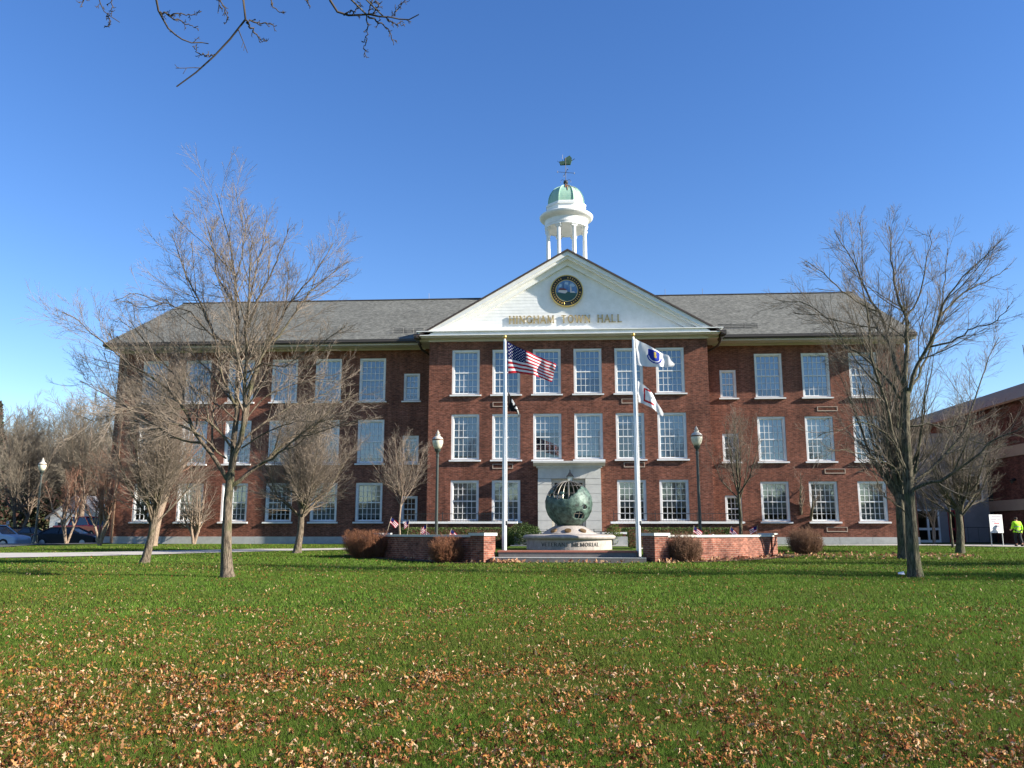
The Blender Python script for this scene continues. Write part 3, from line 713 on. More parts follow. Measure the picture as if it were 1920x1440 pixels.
# connector
CN = thing('connector', (22.5, 3, 0.9), 'low grey panelled link with glass doors between the two brick buildings', 'building')
PANEL = mat('grey_panel', (0.27, 0.26, 0.27), 0.7, var=(0.22, 0.21, 0.22), vscale=1.2)
ops = [(21.0, 22.35, 1.0, 2.95), (22.85, 23.75, 1.0, 2.9), (23.95, 25.0, 3.4, 5.0)]
mb = MB(); wall(mb, 19.95, 25.4, 0.7, 7.4, ops, 3.0, 0.2); mb.add([(19.6, 3, 7.4), (25.4, 3, 7.4), (25.4, 16, 7.4), (19.95, 16, 7.4)], [(0, 1, 2, 3)])
mb.build('wall', PANEL, CN)
mb = MB(); mb.box(19.95, 25.4, 2.92, 3.0, 7.25, 7.5); mb.build('roof_edge', TANB, CN)
DKG = glass_mat('door_glass', (0.35, 0.35, 0.35), 0.06)
for a, c, z0, z1, mm in ((21.0, 22.35, 1.0, 2.95, WHITE), (22.85, 23.75, 1.0, 2.9, mat('red_door', (0.25, 0.02, 0.03), 0.5))):
    mb = MB(); mid = (a+c)/2
    mb.box(a, a+.09, 2.96, 3.08, z0, z1); mb.box(c-.09, c, 2.96, 3.08, z0, z1); mb.box(a+.09, c-.09, 2.96, 3.08, z1-.1, z1); mb.box(mid-.06, mid+.06, 2.97, 3.07, z0, z1-.1)
    mb.box(a+.09, c-.09, 2.98, 3.06, z0+.72, z0+.86); mb.box(a+.09, c-.09, 2.98, 3.06, z0, z0+.15)
    d = mb.build('door', mm, CN)
    mb = MB(); mb.add([(a, 3.04, z0), (c, 3.04, z0), (c, 3.04, z1), (a, 3.04, z1)], [(0, 1, 2, 3)]); mb.build('pane', DKG, d)
    mb = MB(); mb.box(a, c, 3.6, 3.7, z0, z1); mb.build('hallway', ROOM, d)
mb = MB(); a, c, z0, z1 = 23.95, 25.0, 3.4, 5.0
mb.box(a, c, 2.96, 3.1, z0, z0+.08); mb.box(a, c, 2.96, 3.1, z1-.08, z1); mb.box(a, a+.08, 2.96, 3.1, z0+.08, z1-.08); mb.box(c-.08, c, 2.96, 3.1, z0+.08, z1-.08)
wd = mb.build('window', WHITE, CN)
mb = MB(); mb.add([(a, 3.04, z0), (c, 3.04, z0), (c, 3.04, z1), (a, 3.04, z1)], [(0, 1, 2, 3)]); mb.build('pane', DKG, wd)
mb = MB(); mb.box(a, c, 3.5, 3.6, z0, z1); mb.build('room', ROOM, wd)
def railing(x0, x1, y, z0, h, step, parent=None, name='railing', post=None):
    mb = MB(); mb.box(x0, x1, y-.015, y+.015, z0+h-.03, z0+h); mb.box(x0, x1, y-.01, y+.01, z0+.05, z0+.07)
    for x in np.arange(x0+step/2, x1, step): mb.box(x-.006, x+.006, y-.006, y+.006, z0, z0+h-.03)
    for x in (post or (x0, x1)): mb.box(x-.018, x+.018, y-.018, y+.018, z0, z0+h+.1)
    return mb.build(name, IRON, parent)
CN.scale = (1.0234, 1.0234, 1.0234); CN.location = (23.03, 4.21, 0.884)   # stands 4.2 m behind the facade line
o = railing(23.6, 25.7, 2.9, 0.95, 0.95, 0.6); tag(o, 'low dark railing before the connector doors', 'railing')

# ------------------------------------------------------------------ terrace walls in front of the entrance pavilion
for x0, x1, lab in ((-8.42, -2.5, 'brick terrace wall with iron railing left of the entrance'), (2.5, 9.2, 'brick terrace wall with iron railing right of the entrance')):
    t = thing('terrace_wall', ((x0+x1)/2, -4.5, 0.8), lab, 'wall', 'terrace walls')
    mb = MB(); mb.box(x0, x1, -4.6, -4.25, 0.5, 2.03); mb.box(x0 if x0 < 0 else x1-.35, x0+.35 if x0 < 0 else x1, -4.25, -2.05, 0.5, 2.03); mb.build('wall', BRICK, t)
    mb = MB(); mb.box(x0-.06, x1+.06, -4.68, -4.18, 2.032, 2.14); mb.build('coping', WHITE, t)
    n_ = 4; railing(x0+.1, x1-.1, -4.42, 2.142, 0.42, 0.14, t, post=list(np.linspace(x0+.1, x1-.1, n_)))
for x0, x1, lab in ((-2.45, -1.3, 'short brick cheek wall at the left of the front steps'), (1.9, 3.1, 'short brick cheek wall at the right of the front steps')):
    t = thing('cheek_wall', ((x0+x1)/2, -6, 0.8), lab, 'wall', 'cheek walls')
    mb = MB(); mb.box(x0, x1, -6.1, -4.7, 0.5, 1.5); mb.build('wall', BRICK, t)
    mb = MB(); mb.box(x0-.05, x1+.05, -6.15, -4.7, 1.503, 1.6); mb.build('coping', WHITE, t)
    mb = MB(); bx = (x0, x0+.62) if x0 < 0 else (x1-.7, x1)
    mb.box(*bx, -7.2, -6.16, 0.5, 1.38); mb.build('block', CONC, t)
for xx, lab in ((-1.15, 'small iron stair rail left of the door'), (1.75, 'small iron stair rail right of the door')):
    o = railing(xx-.25, xx+.3, -6.2, 1.05, 0.6, 0.1); tag(o, lab, 'stair rail', 'stair rails')
mb = MB()
for k in range(3): mb.box(-1.28, 1.88, -6+k*0.5, -2.4, 0.5, 1.0+0.12*k+(-0.002*k))
tag(mb.build('front_steps', CONC), 'pale stone steps rising to the front door behind the globe', 'steps')

# ------------------------------------------------------------------ foliage helpers
def vnoise(P, seed=0):
    P = np.asarray(P, float); i = np.floor(P).astype(np.int64); f = P-i; f = f*f*(3-2*f); out = 0
    for c in np.ndindex(*(2,)*P.shape[1]):
        h = np.zeros(len(P), np.int64)+seed*7919; wt = np.ones(len(P))
        for d in range(P.shape[1]):
            h = (h*374761393+(i[:, d]+c[d])*(668265263+d*2246822519)) & 0x7fffffff
            wt = wt*(f[:, d] if c[d] else 1-f[:, d])
        h = (h ^ (h >> 13))*1274126177 & 0x7fffffff
        out = out+wt*((h ^ (h >> 16)) & 0xffff)/65535.0
    return out
def set_col(o, C, attr='tone'):
    a = o.data.color_attributes.new(attr, 'FLOAT_COLOR', 'POINT')
    a.data.foreach_set('color', np.concatenate([C, np.ones((len(C), 1))], 1).astype(np.float32).ravel())
def leaf_cards(rng, P, size, col, mat_, name, parent=None, up=0.3):
    n_ = len(P); d = rng.normal(size=(n_, 3)); d[:, 2] += up; d /= np.linalg.norm(d, axis=1, keepdims=True)
    e = np.cross(d, rng.normal(size=(n_, 3))); e /= np.linalg.norm(e, axis=1, keepdims=True)
    s_ = size*rng.uniform(.6, 1.3, (n_, 1))
    V = np.stack([P-e*s_*.35, P+d*s_*.9-e*s_*.1, P+d*s_, P+d*s_*.2+e*s_*.4], 1).reshape(-1, 3)
    Fq = np.arange(n_*4).reshape(-1, 4)
    C = np.array(col)[rng.integers(0, len(col), n_)]*rng.uniform(.7, 1.3, (n_, 1))
    o = mesh_obj(name, V, Fq, mat_, parent); set_col(o, np.repeat(C, 4, 0)); return o
LEAFM = attr_mat('leaf_foliage', 'tone', 0.6, 0.25, 0.25)
GREENS = [(0.05, 0.09, 0.02), (0.075, 0.12, 0.028), (0.03, 0.06, 0.015), (0.1, 0.13, 0.04)]
def bush(name, c, rx, ry, rz, n_, size, label, cat_='bush', cols=GREENS, box=False, seed=1):
    rng = np.random.default_rng(seed)
    zb = float(gz(c[0], c[1]))
    t = thing(name, (c[0], c[1], zb), label, cat_)
    if box: P = rng.uniform(-1, 1, (n_, 3)); k = rng.integers(0, 3, n_); m_ = rng.random(n_) < .75; P[np.arange(n_)[m_], k[m_]] = np.sign(P[np.arange(n_)[m_], k[m_]])*rng.uniform(.9, 1.03, m_.sum())
    else:
        d = rng.normal(size=(n_, 3)); d /= np.linalg.norm(d, axis=1, keepdims=True); P = d*(1-0.5*rng.random((n_, 1))**2)*(0.8+0.35*vnoise(d*2.2+5, seed)[:, None])
    P = P*np.array([rx, ry, rz])+np.array([c[0], c[1], zb+rz*0.98]); P = P[P[:, 2] > zb-.02]
    leaf_cards(rng, P, size, cols, LEAFM, 'foliage', t)
    mb = MB()
    for k in range(7):
        a = rng.uniform(0, 6.28); mb.tube([(c[0]+.1*math.cos(a), c[1]+.1*math.sin(a), zb-.05), (c[0]+rx*.6*math.cos(a), c[1]+ry*.6*math.sin(a), zb+rz*1.1)], [.025, .008], 5)
    mb.build('stem', BARKD, t); return t
BARKD = mat('dark_bark', (0.07, 0.05, 0.035), 0.9, var=(0.12, 0.09, 0.06), vscale=8, bump=0.5, bscale=30)
bush('yew_bush', (-1.95, -6.9), 0.88, 0.8, 0.62, 5200, 0.07, 'large round green yew left of the front steps', 'bush', seed=3)
bush('evergreen_shrub', (2.45, -6.9), 0.42, 0.4, 0.62, 1700, 0.065, 'small loose green shrub right of the front steps', 'bush', cols=[(0.09, 0.13, 0.02), (0.14, 0.17, 0.04), (0.05, 0.08, 0.02)], seed=4)
for x0, x1, lab, sd_ in ((-8.3, -2.75, 'long clipped green hedge left of the entrance', 5), (3.0, 8.4, 'long clipped green hedge right of the entrance', 6)):
    bush('hedge', ((x0+x1)/2, -5.5), (x1-x0)/2, 0.4, 0.5, 16000, 0.06, lab, 'hedge', box=True, seed=sd_)

# ------------------------------------------------------------------ veterans memorial
PZ = 0.93
pl = MB(); pl.add([(-2.45, -18.75, PZ), (2.6, -18.55, PZ), (3.0, -8, PZ), (-2.6, -8, PZ)], [(0, 1, 2, 3)])
o = pl.build('plaza_lawn', LAWN); tag(o, kind='structure')
pl = MB(); pl.box(-2.6, 3.0, -7.95, -6.8, 0.6, 0.965); o = pl.build('plaza_path', PAVE); tag(o, kind='structure')
REDP = mat('red_paver', (0.36, 0.13, 0.09), 0.8, var=(0.28, 0.1, 0.07), vscale=6)
DSTONE = mat('dark_granite_step', (0.16, 0.15, 0.14), 0.8, var=(0.11, 0.1, 0.1), vscale=5)
t = thing('memorial_steps', (0.1, -18.9, 0.5), 'two low granite steps topped with red pavers between the brick walls', 'steps')
mb = MB(); mb.box(-2.3, 2.5, -19.05, -18.3, 0.4, 0.9); mb.build('riser', DSTONE, t)
mb = MB(); mb.box(-2.34, 2.54, -19.08, -18.3, 0.902, 0.955); mb.build('paver_edge', REDP, t)
mb = MB(); mb.box(-2.5, 2.8, -19.5, -19.06, 0.35, 0.71); mb.build('riser', DSTONE, t)
mb = MB(); mb.box(-2.5, 2.8, -19.51, -19.06, 0.712, 0.735); mb.build('nosing', CONC, t)
# curved brick walls with end piers
def mem_wall(s, lab):
    ax = 0.1
    P = [(-2.95, -19.05), (-3.9, -18.45), (-4.9, -17.75), (-5.9, -16.85), (-6.75, -15.9), (-7.3, -15.1)]
    if s > 0: P = [(2*ax-x+0.12, y) for x, y in P]; P[4] = (7.35, -15.6); P[5] = (8.1, -14.55)
    t = thing('memorial_wall', (P[2][0], P[2][1], 0.5), lab, 'wall', 'curved memorial walls')
    W = MB(); C_ = MB(); hw = 0.2
    Pn = np.array(P); T = np.gradient(Pn, axis=0); T /= np.linalg.norm(T, axis=1, keepdims=True); Nn = np.stack([-T[:, 1], T[:, 0]], 1)
    for mbx, h, z0, z1 in ((W, hw, 0.3, 1.42), (C_, hw+.05, 1.422, 1.5)):
        vs = []
        for p, nn in zip(Pn, Nn):
            vs += [(*(p+nn*h), z0), (*(p-nn*h), z0), (*(p-nn*h), z1), (*(p+nn*h), z1)]
        fs = [(0, 1, 2, 3), tuple((len(P)-1)*4+i for i in (3, 2, 1, 0))]
        for i in range(len(P)-1):
            for j in range(4): fs.append((i*4+j, (i+1)*4+j, (i+1)*4+(j+1) % 4, i*4+(j+1) % 4))
        mbx.add(vs, fs)
    W.build('wall', BRICK_RED, t); C_.build('coping', STONE, t)
    d = Pn[1]-Pn[0]; c0 = Pn[0]-d/np.linalg.norm(d)*0.12
    mb = MB(); mb.obox(c0, .3, .33, d, 0.3, 1.47); mb.obox(Pn[-1], .24, .27, Pn[-1]-Pn[-2], 0.3, 1.43) ; mb.build('pier', BRICK_RED, t)
    mb = MB(); mb.obox(c0, .35, .38, d, 1.472, 1.57); mb.build('pier_cap', STONE, t)
    mb = MB(); mb.obox(Pn[-1], .28, .31, Pn[-1]-Pn[-2], 1.502, 1.56); mb.build('pier_cap', STONE, t)
    return P
PL = mem_wall(-1, 'curved low brick wall left of the globe, its face in shadow')
PR = mem_wall(1, 'curved low brick wall right of the globe, its face in sunlight')
def bed(P, s):
    A = [(x, y) for x, y in P]; B_ = [(x*1.0+s*0.25, y-1.0) for x, y in P]; B_[0] = (P[0][0], P[0][1]-0.75); B_.append((P[-1][0]+s*2.0, P[-1][1]+1.2)); A.append((P[-1][0]+s*1.0, P[-1][1]+1.6))
    drape('mulch_bed', A, B_, SOIL, 0.03, 40, 8)
bed(PL, -1); bed(PR, 1)
# globe monument
GM = thing('globe_monument', (0.2, -15.3, PZ), 'veterans memorial with green bronze globe on a round granite pedestal', 'monument')
GRAN = mat('pink_granite', (0.4, 0.36, 0.325), 0.7, var=(0.28, 0.245, 0.22), vscale=5, bump=0.15)
gx0, gy0 = 0.2, -15.3
mb = MB(); mb.lathe((gx0, gy0, 0), [(1.68, 0.7), (1.68, 1.32)], 64); mb.build('drum', GRAN, GM)
mb = MB(); mb.lathe((gx0, gy0, 0), [(1.7, 1.322), (1.79, 1.34), (1.83, 1.4), (1.81, 1.46), (1.72, 1.5), (1.2, 1.52)], 64); mb.build('ledge', GRAN, GM, smooth=False)
mb = MB(); mb.lathe((gx0, gy0, 0), [(1.15, 1.522), (1.05, 1.55), (0.88, 1.66), (0.7, 1.77), (0.58, 1.83), (0.3, 1.86)], 48); mb.build('pedestal', GRAN, GM, smooth=True)
ZC, RG = 2.70, 0.935
# bronze seals on the slope
mb = MB()
for a in (-93, -55, -130):
    a = R_(a); r = 0.93; c = np.array([gx0+r*math.cos(a), gy0+r*math.sin(a), 1.66]); nrm = np.array([math.cos(a)*.5, math.sin(a)*.5, .86]); u = np.cross(nrm, [0, 0, 1.]); u /= np.linalg.norm(u); v = np.cross(u, nrm)
    for rr, hh in ((.13, .02), (.1, .03)):
        P = [c+nrm*hh+rr*(u*math.cos(q)+v*math.sin(q)) for q in np.linspace(0, 2*math.pi, 17)[:-1]]; Q = [p-nrm*.05 for p in P]
        mb.add(P+Q, [tuple(range(16))]+[(i, (i+1) % 16, 16+(i+1) % 16, 16+i) for i in range(16)])
mb.build('bronze_seal', mat('old_bronze', (0.16, 0.1, 0.05), 0.5, 0.4, metal=0.4), GM)
def drumpos(off, h0):
    def f(u, v, d):
        a = R_(-90)+(off+u)/1.68; r = 1.682+0.012*d; return (gx0+r*math.cos(a), gy0+r*math.sin(a), h0+v)
    return f
mb = text_mb('VETERANS MEMORIAL', 2.35, 0.135, drumpos(-1.13, 1.07)); mb.build('lettering', mat('letter_black', (0.05, 0.045, 0.04), 0.6), GM)
# globe: pierced bronze shell over an open grid of meridians
nu, nv = 144, 84
uu, vv = np.meshgrid(np.linspace(0, 2*math.pi, nu, endpoint=False), np.linspace(-math.pi/2+.03, math.pi/2-.03, nv))
D = np.stack([np.cos(vv)*np.cos(uu), np.cos(vv)*np.sin(uu), np.sin(vv)], -1).reshape(-1, 3)
rough_ = 0.018*(vnoise(D*7+9, 3)-.5)+0.012*(vnoise(D*17+9, 5)-.5)
V = np.array([gx0, gy0, ZC])+D*(RG+rough_[:, None])
I = np.arange(nu*nv).reshape(nv, nu); I2 = np.roll(I, -1, 1)
Fq = np.stack([I[:-1], I2[:-1], I2[1:], I[1:]], -1).reshape(-1, 4)
ctr = D[Fq].mean(1)
# direction towards the viewer's side of the lawn is -y
u_, v_ = ctr[:, 0], ctr[:, 2]; front = ctr[:, 1] < 0.1
nz = (vnoise(ctr*4.5+20, 11)-.5)*.35
edge = np.where(u_ < 0, 0.12-0.12*u_, 0.12+1.0*u_)
open_f = (v_ > edge+nz) & front & (v_ > .05)
hole = (((u_-.66)/.09)**2+((v_+.15)/.1)**2+nz*2 < 1) & front | (((u_-.42)/.24)**2+((v_+.5)/.16)**2+nz*2 < 1) & front
isl = (((u_+.28)/.1)**2+((v_-.42)/.07)**2 < 1)|(((u_+.72)/.08)**2+((v_-.5)/.08)**2 < 1)
back = (~front) & (vnoise(ctr*2.3+40, 17) > .52)
keep = ~((open_f & ~isl) | hole | back)
go = mesh_obj('globe_shell', V, Fq[keep], None or PATINA, GM, smooth=True)
sm_ = go.modifiers.new('solid', 'SOLIDIFY'); sm_.thickness = 0.02
GP = bpy.data.materials.new('globe_patina'); GP.use_nodes = True; n = GP.node_tree.nodes; l = GP.node_tree.links; b = n['Principled BSDF']
geo = n.new('ShaderNodeNewGeometry'); t_ = n.new('ShaderNodeTexNoise'); t_.inputs['Scale'].default_value = 5.5; t_.inputs['Detail'].default_value = 8; t_.inputs['Roughness'].default_value = .7
rp = n.new('ShaderNodeValToRGB'); e = rp.color_ramp.elements; e[0].position = .36; e[0].color = (0.011, 0.015, 0.013, 1); e[1].position = .68; e[1].color = (0.13, 0.2, 0.16, 1); e2 = e.new(.48); e2.color = (0.055, 0.1, 0.077, 1)
l.new(geo.outputs['Position'], t_.inputs['Vector']); l.new(t_.outputs[0], rp.inputs[0]); l.new(rp.outputs[0], b.inputs['Base Color']); b.inputs['Roughness'].default_value = .55; b.inputs['Metallic'].default_value = .1
bp = n.new('ShaderNodeBump'); bp.inputs['Strength'].default_value = .6; bp.inputs['Distance'].default_value = .03; l.new(t_.outputs[0], bp.inputs['Height']); l.new(bp.outputs[0], b.inputs['Normal'])
go.data.materials[0] = GP
mb = MB()
for k in range(24):
    a = k*math.pi/12; mb.tube([(gx0+(RG-.03)*math.cos(q)*math.cos(a), gy0+(RG-.03)*math.cos(q)*math.sin(a), ZC+(RG-.03)*math.sin(q)) for q in np.linspace(-1.5, 1.52, 26)], 0.013, 5)
for q in (-.9, -.45, 0, .45, .9, 1.3): mb.tube([(gx0+(RG-.04)*math.cos(q)*math.cos(a), gy0+(RG-.04)*math.cos(q)*math.sin(a), ZC+(RG-.04)*math.sin(q)) for a in np.linspace(0, 2*math.pi, 49)], 0.01, 5)
mb.tube([(gx0, gy0, 1.8), (gx0, gy0, 3.6)], 0.04, 6)
mb.build('meridian_bars', mat('worn_bronze', (0.3, 0.27, 0.22), 0.35, 0.5, metal=0.6), GM)

# ------------------------------------------------------------------ flagpoles and flags
POLEM = mat('white_flagpole', (0.7, 0.71, 0.72), 0.3, 0.5, metal=0.2)
def flagpole(x, lab, zt):
    t = thing('flagpole', (x, -17.6, 0.6), lab, 'flagpole', 'flagpoles beside the globe')
    mb = MB(); mb.lathe((x, -17.6, 0), [(0.14, 0.5), (0.14, 0.62), (0.09, 0.68), (0.088, 3.0), (0.045, zt-.12), (0.05, zt-.1), (0.03, zt-.06)], 16); mb.build('pole', POLEM, t, smooth=False)
    mb = MB(); mb.lathe((x, -17.6, zt), [(0.01, -.06)]+[(0.075*math.sin(q), 0.02-0.075*math.cos(q)) for q in np.linspace(.3, 3.0, 9)], 16); mb.build('ball', GOLD, t, smooth=True)
    mb = MB(); mb.tube([(x+.09, -17.66, 1.9), (x+.07, -17.66, 6), (x+.055, -17.64, zt-.15)], 0.008, 4); mb.tube([(x+.11, -17.68, 1.9), (x+.1, -17.68, 6), (x+.06, -17.66, zt-.15)], 0.006, 4); mb.build('halyard', WHITE, t)
    mb = MB(); mb.box(x+.06, x+.13, -17.68, -17.63, 1.85, 2.0); mb.build('cleat', IRON, t)
XA, XB = -2.2, 2.71
flagpole(XA, 'white flagpole left of the globe flying the striped flag', 8.98)
flagpole(XB, 'white flagpole right of the globe flying two white flags', 9.0)
def cloth(name, top, bot, YF, colfn, mats, amp, ph, nu_=72, nv_=52, kw=9.0):
    def res(P, k):
        P = np.array(P, float); d = np.r_[0, np.cumsum(np.linalg.norm(np.diff(P, axis=0), axis=1))]; t_ = np.linspace(0, d[-1], k)
        return np.stack([np.interp(t_, d, P[:, i]) for i in range(2)], 1)
    a, c = res(top, nu_+1), res(bot, nu_+1); s = np.linspace(0, 1, nv_+1)[None, :, None]
    G = a[:, None]*(1-s)+c[:, None]*s
    U_ = np.linspace(0, 1, nu_+1)[:, None]; V_ = np.linspace(0, 1, nv_+1)[None]
    W3 = np.array([[onY(p[0], p[1], YF) for p in row] for row in G])
    W3[..., 1] += amp*np.sqrt(U_)*np.sin(kw*U_-2.2*V_+ph)+amp*.35*U_*np.sin(2.3*kw*U_+3*V_)
    I = np.arange((nu_+1)*(nv_+1)).reshape(nu_+1, nv_+1)
    Fq = np.stack([I[:-1, 1:], I[1:, 1:], I[1:, :-1], I[:-1, :-1]], -1).reshape(-1, 4)
    Gc = (G[:-1, :-1]+G[1:, 1:])/2; mi = [colfn((i+.5)/nu_, (j+.5)/nv_, Gc[i, j]) for i in range(nu_) for j in range(nv_)]
    o = mesh_obj(name, W3.reshape(-1, 3), Fq, mats, None, mi, smooth=True)
    return o, W3
def fabric(name, c):
    m = mat(name, c, 0.8, 0.15); n = m.node_tree.nodes; l = m.node_tree.links
    tr = n.new('ShaderNodeBsdfTranslucent'); tr.inputs['Color'].default_value = (*c, 1); mx = n.new('ShaderNodeMixShader'); mx.inputs[0].default_value = .3
    l.new(n['Principled BSDF'].outputs[0], mx.inputs[1]); l.new(tr.outputs[0], mx.inputs[2]); l.new(mx.outputs[0], n['Material Output'].inputs[0]); return m
FR, FWm, FB, FK, FGd, FGy = fabric('flag_red', (0.45, 0.015, 0.03)), fabric('flag_white', (0.75, 0.75, 0.75)), fabric('flag_blue', (0.01, 0.015, 0.09)), fabric('flag_black', (0.012, 0.012, 0.014)), fabric('flag_gold', (0.4, 0.3, 0.06)), fabric('flag_grey', (0.25, 0.27, 0.26))
FBL = fabric('shield_blue', (0.02, 0.04, 0.3))
def us(u, v, p):
    if u < 0.385 and v < 7/13: return 2
    return 0 if int(v*13) % 2 == 0 else 1
o, W3 = cloth('national_flag', [(951, 640), (967, 648.6), (981, 656), (1003, 665), (1020, 672), (1031, 678.5), (1043, 684)],
              [(953, 700.7), (968.6, 698.6), (986.7, 701), (1003, 705), (1017, 709), (1035, 716)], -17.6, us, [FR, FWm, FB], 0.13, 0.6, kw=11)
tag(o, 'striped red and white flag with starred blue canton', 'flag')
mb = MB(); nu_, nv_ = 72, 52
for r in range(9):
    for c in range(6 if r % 2 == 0 else 5):
        u = (0.385/12)*(1+2*c+(r % 2)); v = (7/13/10)*(1+r)
        fi, fj = u*nu_, v*nv_; i, j = int(fi), int(fj); p = W3[i, j]+(W3[i+1, j]-W3[i, j])*(fi-i)+(W3[i, j+1]-W3[i, j])*(fj-j)
        eu = W3[i+1, j]-W3[i, j]; eu /= np.linalg.norm(eu); ev = W3[i, j+1]-W3[i, j]; ev /= np.linalg.norm(ev); nn = np.cross(eu, ev); nn /= np.linalg.norm(nn)
        for sg in (-1, 1):
            q = p+nn*.006*sg; R1 = .03
            mb.add([q]+[q+(eu*math.sin(math.pi*k/5)-ev*math.cos(math.pi*k/5))*(R1 if k % 2 == 0 else R1*.42) for k in range(10)], [(0, 1+k, 1+(k+1) % 10) for k in range(10)])
st = mb.build('star_field', FWm, o)
def powf(u, v, p):
    x, y = p
    if (x-961.7)**2/9+(y-751.5)**2/16 < 1 or (x-963.5)**2/5+(y-757)**2/9 < 1: return 1
    if (x-968)**2/7+(y-765)**2/5 < 1: return 1
    if y > 768 and x > 969+(y-768)*.35: return 2
    return 0
o, _ = cloth('black_flag', [(952.6, 733), (956, 740), (960, 747), (968.6, 762), (976, 779)], [(952.6, 771), (958, 771.5), (964, 771), (968, 772), (973, 783)], -17.6, powf, [FK, FWm, FGy], 0.07, 0.2, 40, 52)
tag(o, 'limp black flag with white emblem under the striped flag', 'flag')
def ma(u, v, p):
    x, y = p; dx = x-1227; dy = y-667
    dx2 = dx-0.25*dy*0
    def sh(k): return abs(dx) < 10*k and -9*k < dy-0.32*dx < 6*k-0.0 and (dy-0.32*dx < 2*k or dx*dx/(100*k*k)+((dy-0.32*dx-2*k)/(9*k))**2 < 1) or (dx*dx/(100*k*k)+((dy-0.32*dx-2*k)/(9*k))**2 < 1 and dy-0.32*dx >= 2*k)
    if sh(1.0): return 2 if (abs(dx-1) < 2.3 and abs(dy-0.32*dx+1) < 5.5) else 1
    if sh(1.42) and dy-0.32*dx > 2: return 1 if sh(1.36) and not sh(1.14) else 0
    if abs(dx+10.5) < 1.4 and -9 < dy+3.4 < 7: return 1
    return 0
o, _ = cloth('state_flag', [(1191.6, 635), (1210.5, 645), (1228.6, 656), (1242, 661), (1254, 666), (1258, 676), (1264, 684)],
             [(1196, 685), (1212, 686.6), (1232, 688.5), (1250, 688.3), (1264, 686)], -17.6, ma, [FWm, FBL, FGd], 0.13, 1.2, 90, 64, kw=10)
tag(o, 'white flag with a blue shield in its middle', 'flag')
def hr(u, v, p):
    x, y = p
    if 1207 < x < 1209.8 and 728 < y < 750.5: return 1
    if 1207 < x < 1220 and abs(y-(728.5+(x-1207)*.45)) < 1.6: return 1
    if 1207 < x < 1226.5 and abs(y-(749.5+(x-1207)*.52)) < 1.9: return 1
    if abs(x-1222)+abs(y-746.5) < 1.9: return 2
    if 1214 < x < 1229 and 761+(x-1214)*.5 < y < 765.5+(x-1214)*.5 and (x*1.7+y*.6) % 2.6 < 1.5: return 2
    return 0
o, _ = cloth('white_service_flag', [(1196, 713.7), (1210.5, 724.5), (1223, 737), (1232, 753), (1244, 775)], [(1197, 753.4), (1207, 757), (1223, 766), (1232, 773), (1243, 780.5)], -17.6, hr,
             [FWm, FR, FGy], 0.09, 2.0, 80, 64)
tag(o, 'white flag with a red bracket frame and small dark star', 'flag')

# ------------------------------------------------------------------ lamp posts
POLEG = mat('dark_green_iron', (0.035, 0.045, 0.04), 0.4, 0.45)
def lamp_proto():
    t = thing('lamp_post', (0, 0, 0), '', 'lamp post', 'acorn lamp posts')
    mb = MB(); mb.lathe((0, 0, 0), [(0.2, -.2), (0.2, .1), (0.17, .16), (0.12, .5), (0.13, .55), (0.08, .62), (0.075, .8)], 16); mb.build('base', POLEG, t, local=True)
    mb = MB(); mb.lathe((0, 0, 0), [(0.075, .8), (0.055, 4.4), (0.075, 4.42), (0.075, 4.5), (0.05, 4.53), (0.07, 4.62), (0.13, 4.7), (0.15, 4.78)], 14); mb.build('pole', POLEG, t, local=True)
    mb = MB(); mb.lathe((0, 0, 0), [(0.13, 4.782), (0.2, 4.9), (0.245, 5.05), (0.25, 5.16), (0.235, 5.2)], 20); mb.build('globe', LGL, t, smooth=True, local=True)
    mb = MB(); mb.lathe((0, 0, 0), [(0.26, 5.17), (0.27, 5.2), (0.26, 5.23)], 20); mb.build('collar', BRONZE, t, local=True)
    mb = MB(); mb.lathe((0, 0, 0), [(0.25, 5.232), (0.2, 5.31), (0.11, 5.37), (0.1, 5.42), (0.12, 5.44), (0.1, 5.47)], 20); mb.build('cap', CREAM, t, local=True)
    mb = MB(); mb.lathe((0, 0, 0), [(0.04, 5.47), (0.07, 5.51), (0.06, 5.56), (0.02, 5.6), (0.012, 5.66)], 12); mb.build('finial', CREAM, t, local=True)
    return t
LGL = mat('lamp_glass', (0.62, 0.6, 0.48), 0.25, 0.5, var=(0.45, 0.43, 0.33), vscale=9)
def copy_tree(o, parent=None):
    c = o.copy(); COL.objects.link(c); c.parent = parent
    for ch in [q for q in bpy.data.objects if q.parent == o]: copy_tree(ch, c)
    return c
LP = lamp_proto()
def place(o, x, y, label, z=None, rz=0, s=1.0):
    o.location = (x, y, float(gz(x, y)) if z is None else z); o.rotation_euler.z = rz; o.scale = (s, s, s); o['label'] = label
lx = [(onY(818, 1000, -14.5)[0], -14.5, 'tall lamp post behind the shaded left memorial wall', 1.0), (onY(1313, 1000, -14.5)[0], -14.5, 'tall lamp post behind the sunlit right memorial wall', 1.02),
      (onY(66, 1010, -1.2)[0], -1.2, 'lamp post by the parked cars at the far left', 1.0)]
base_scale = (onY(818, 806, -14.5)[2]-float(gz(lx[0][0], -14.5)))/5.66
copies = [LP]+[copy_tree(LP) for _ in range(2)]
for o, (x, y, lab, s) in zip(copies, lx): place(o, x, y, lab, s=base_scale*s if y < -10 else (onY(66, 858, y)[2]-float(gz(x, y)))/5.66)

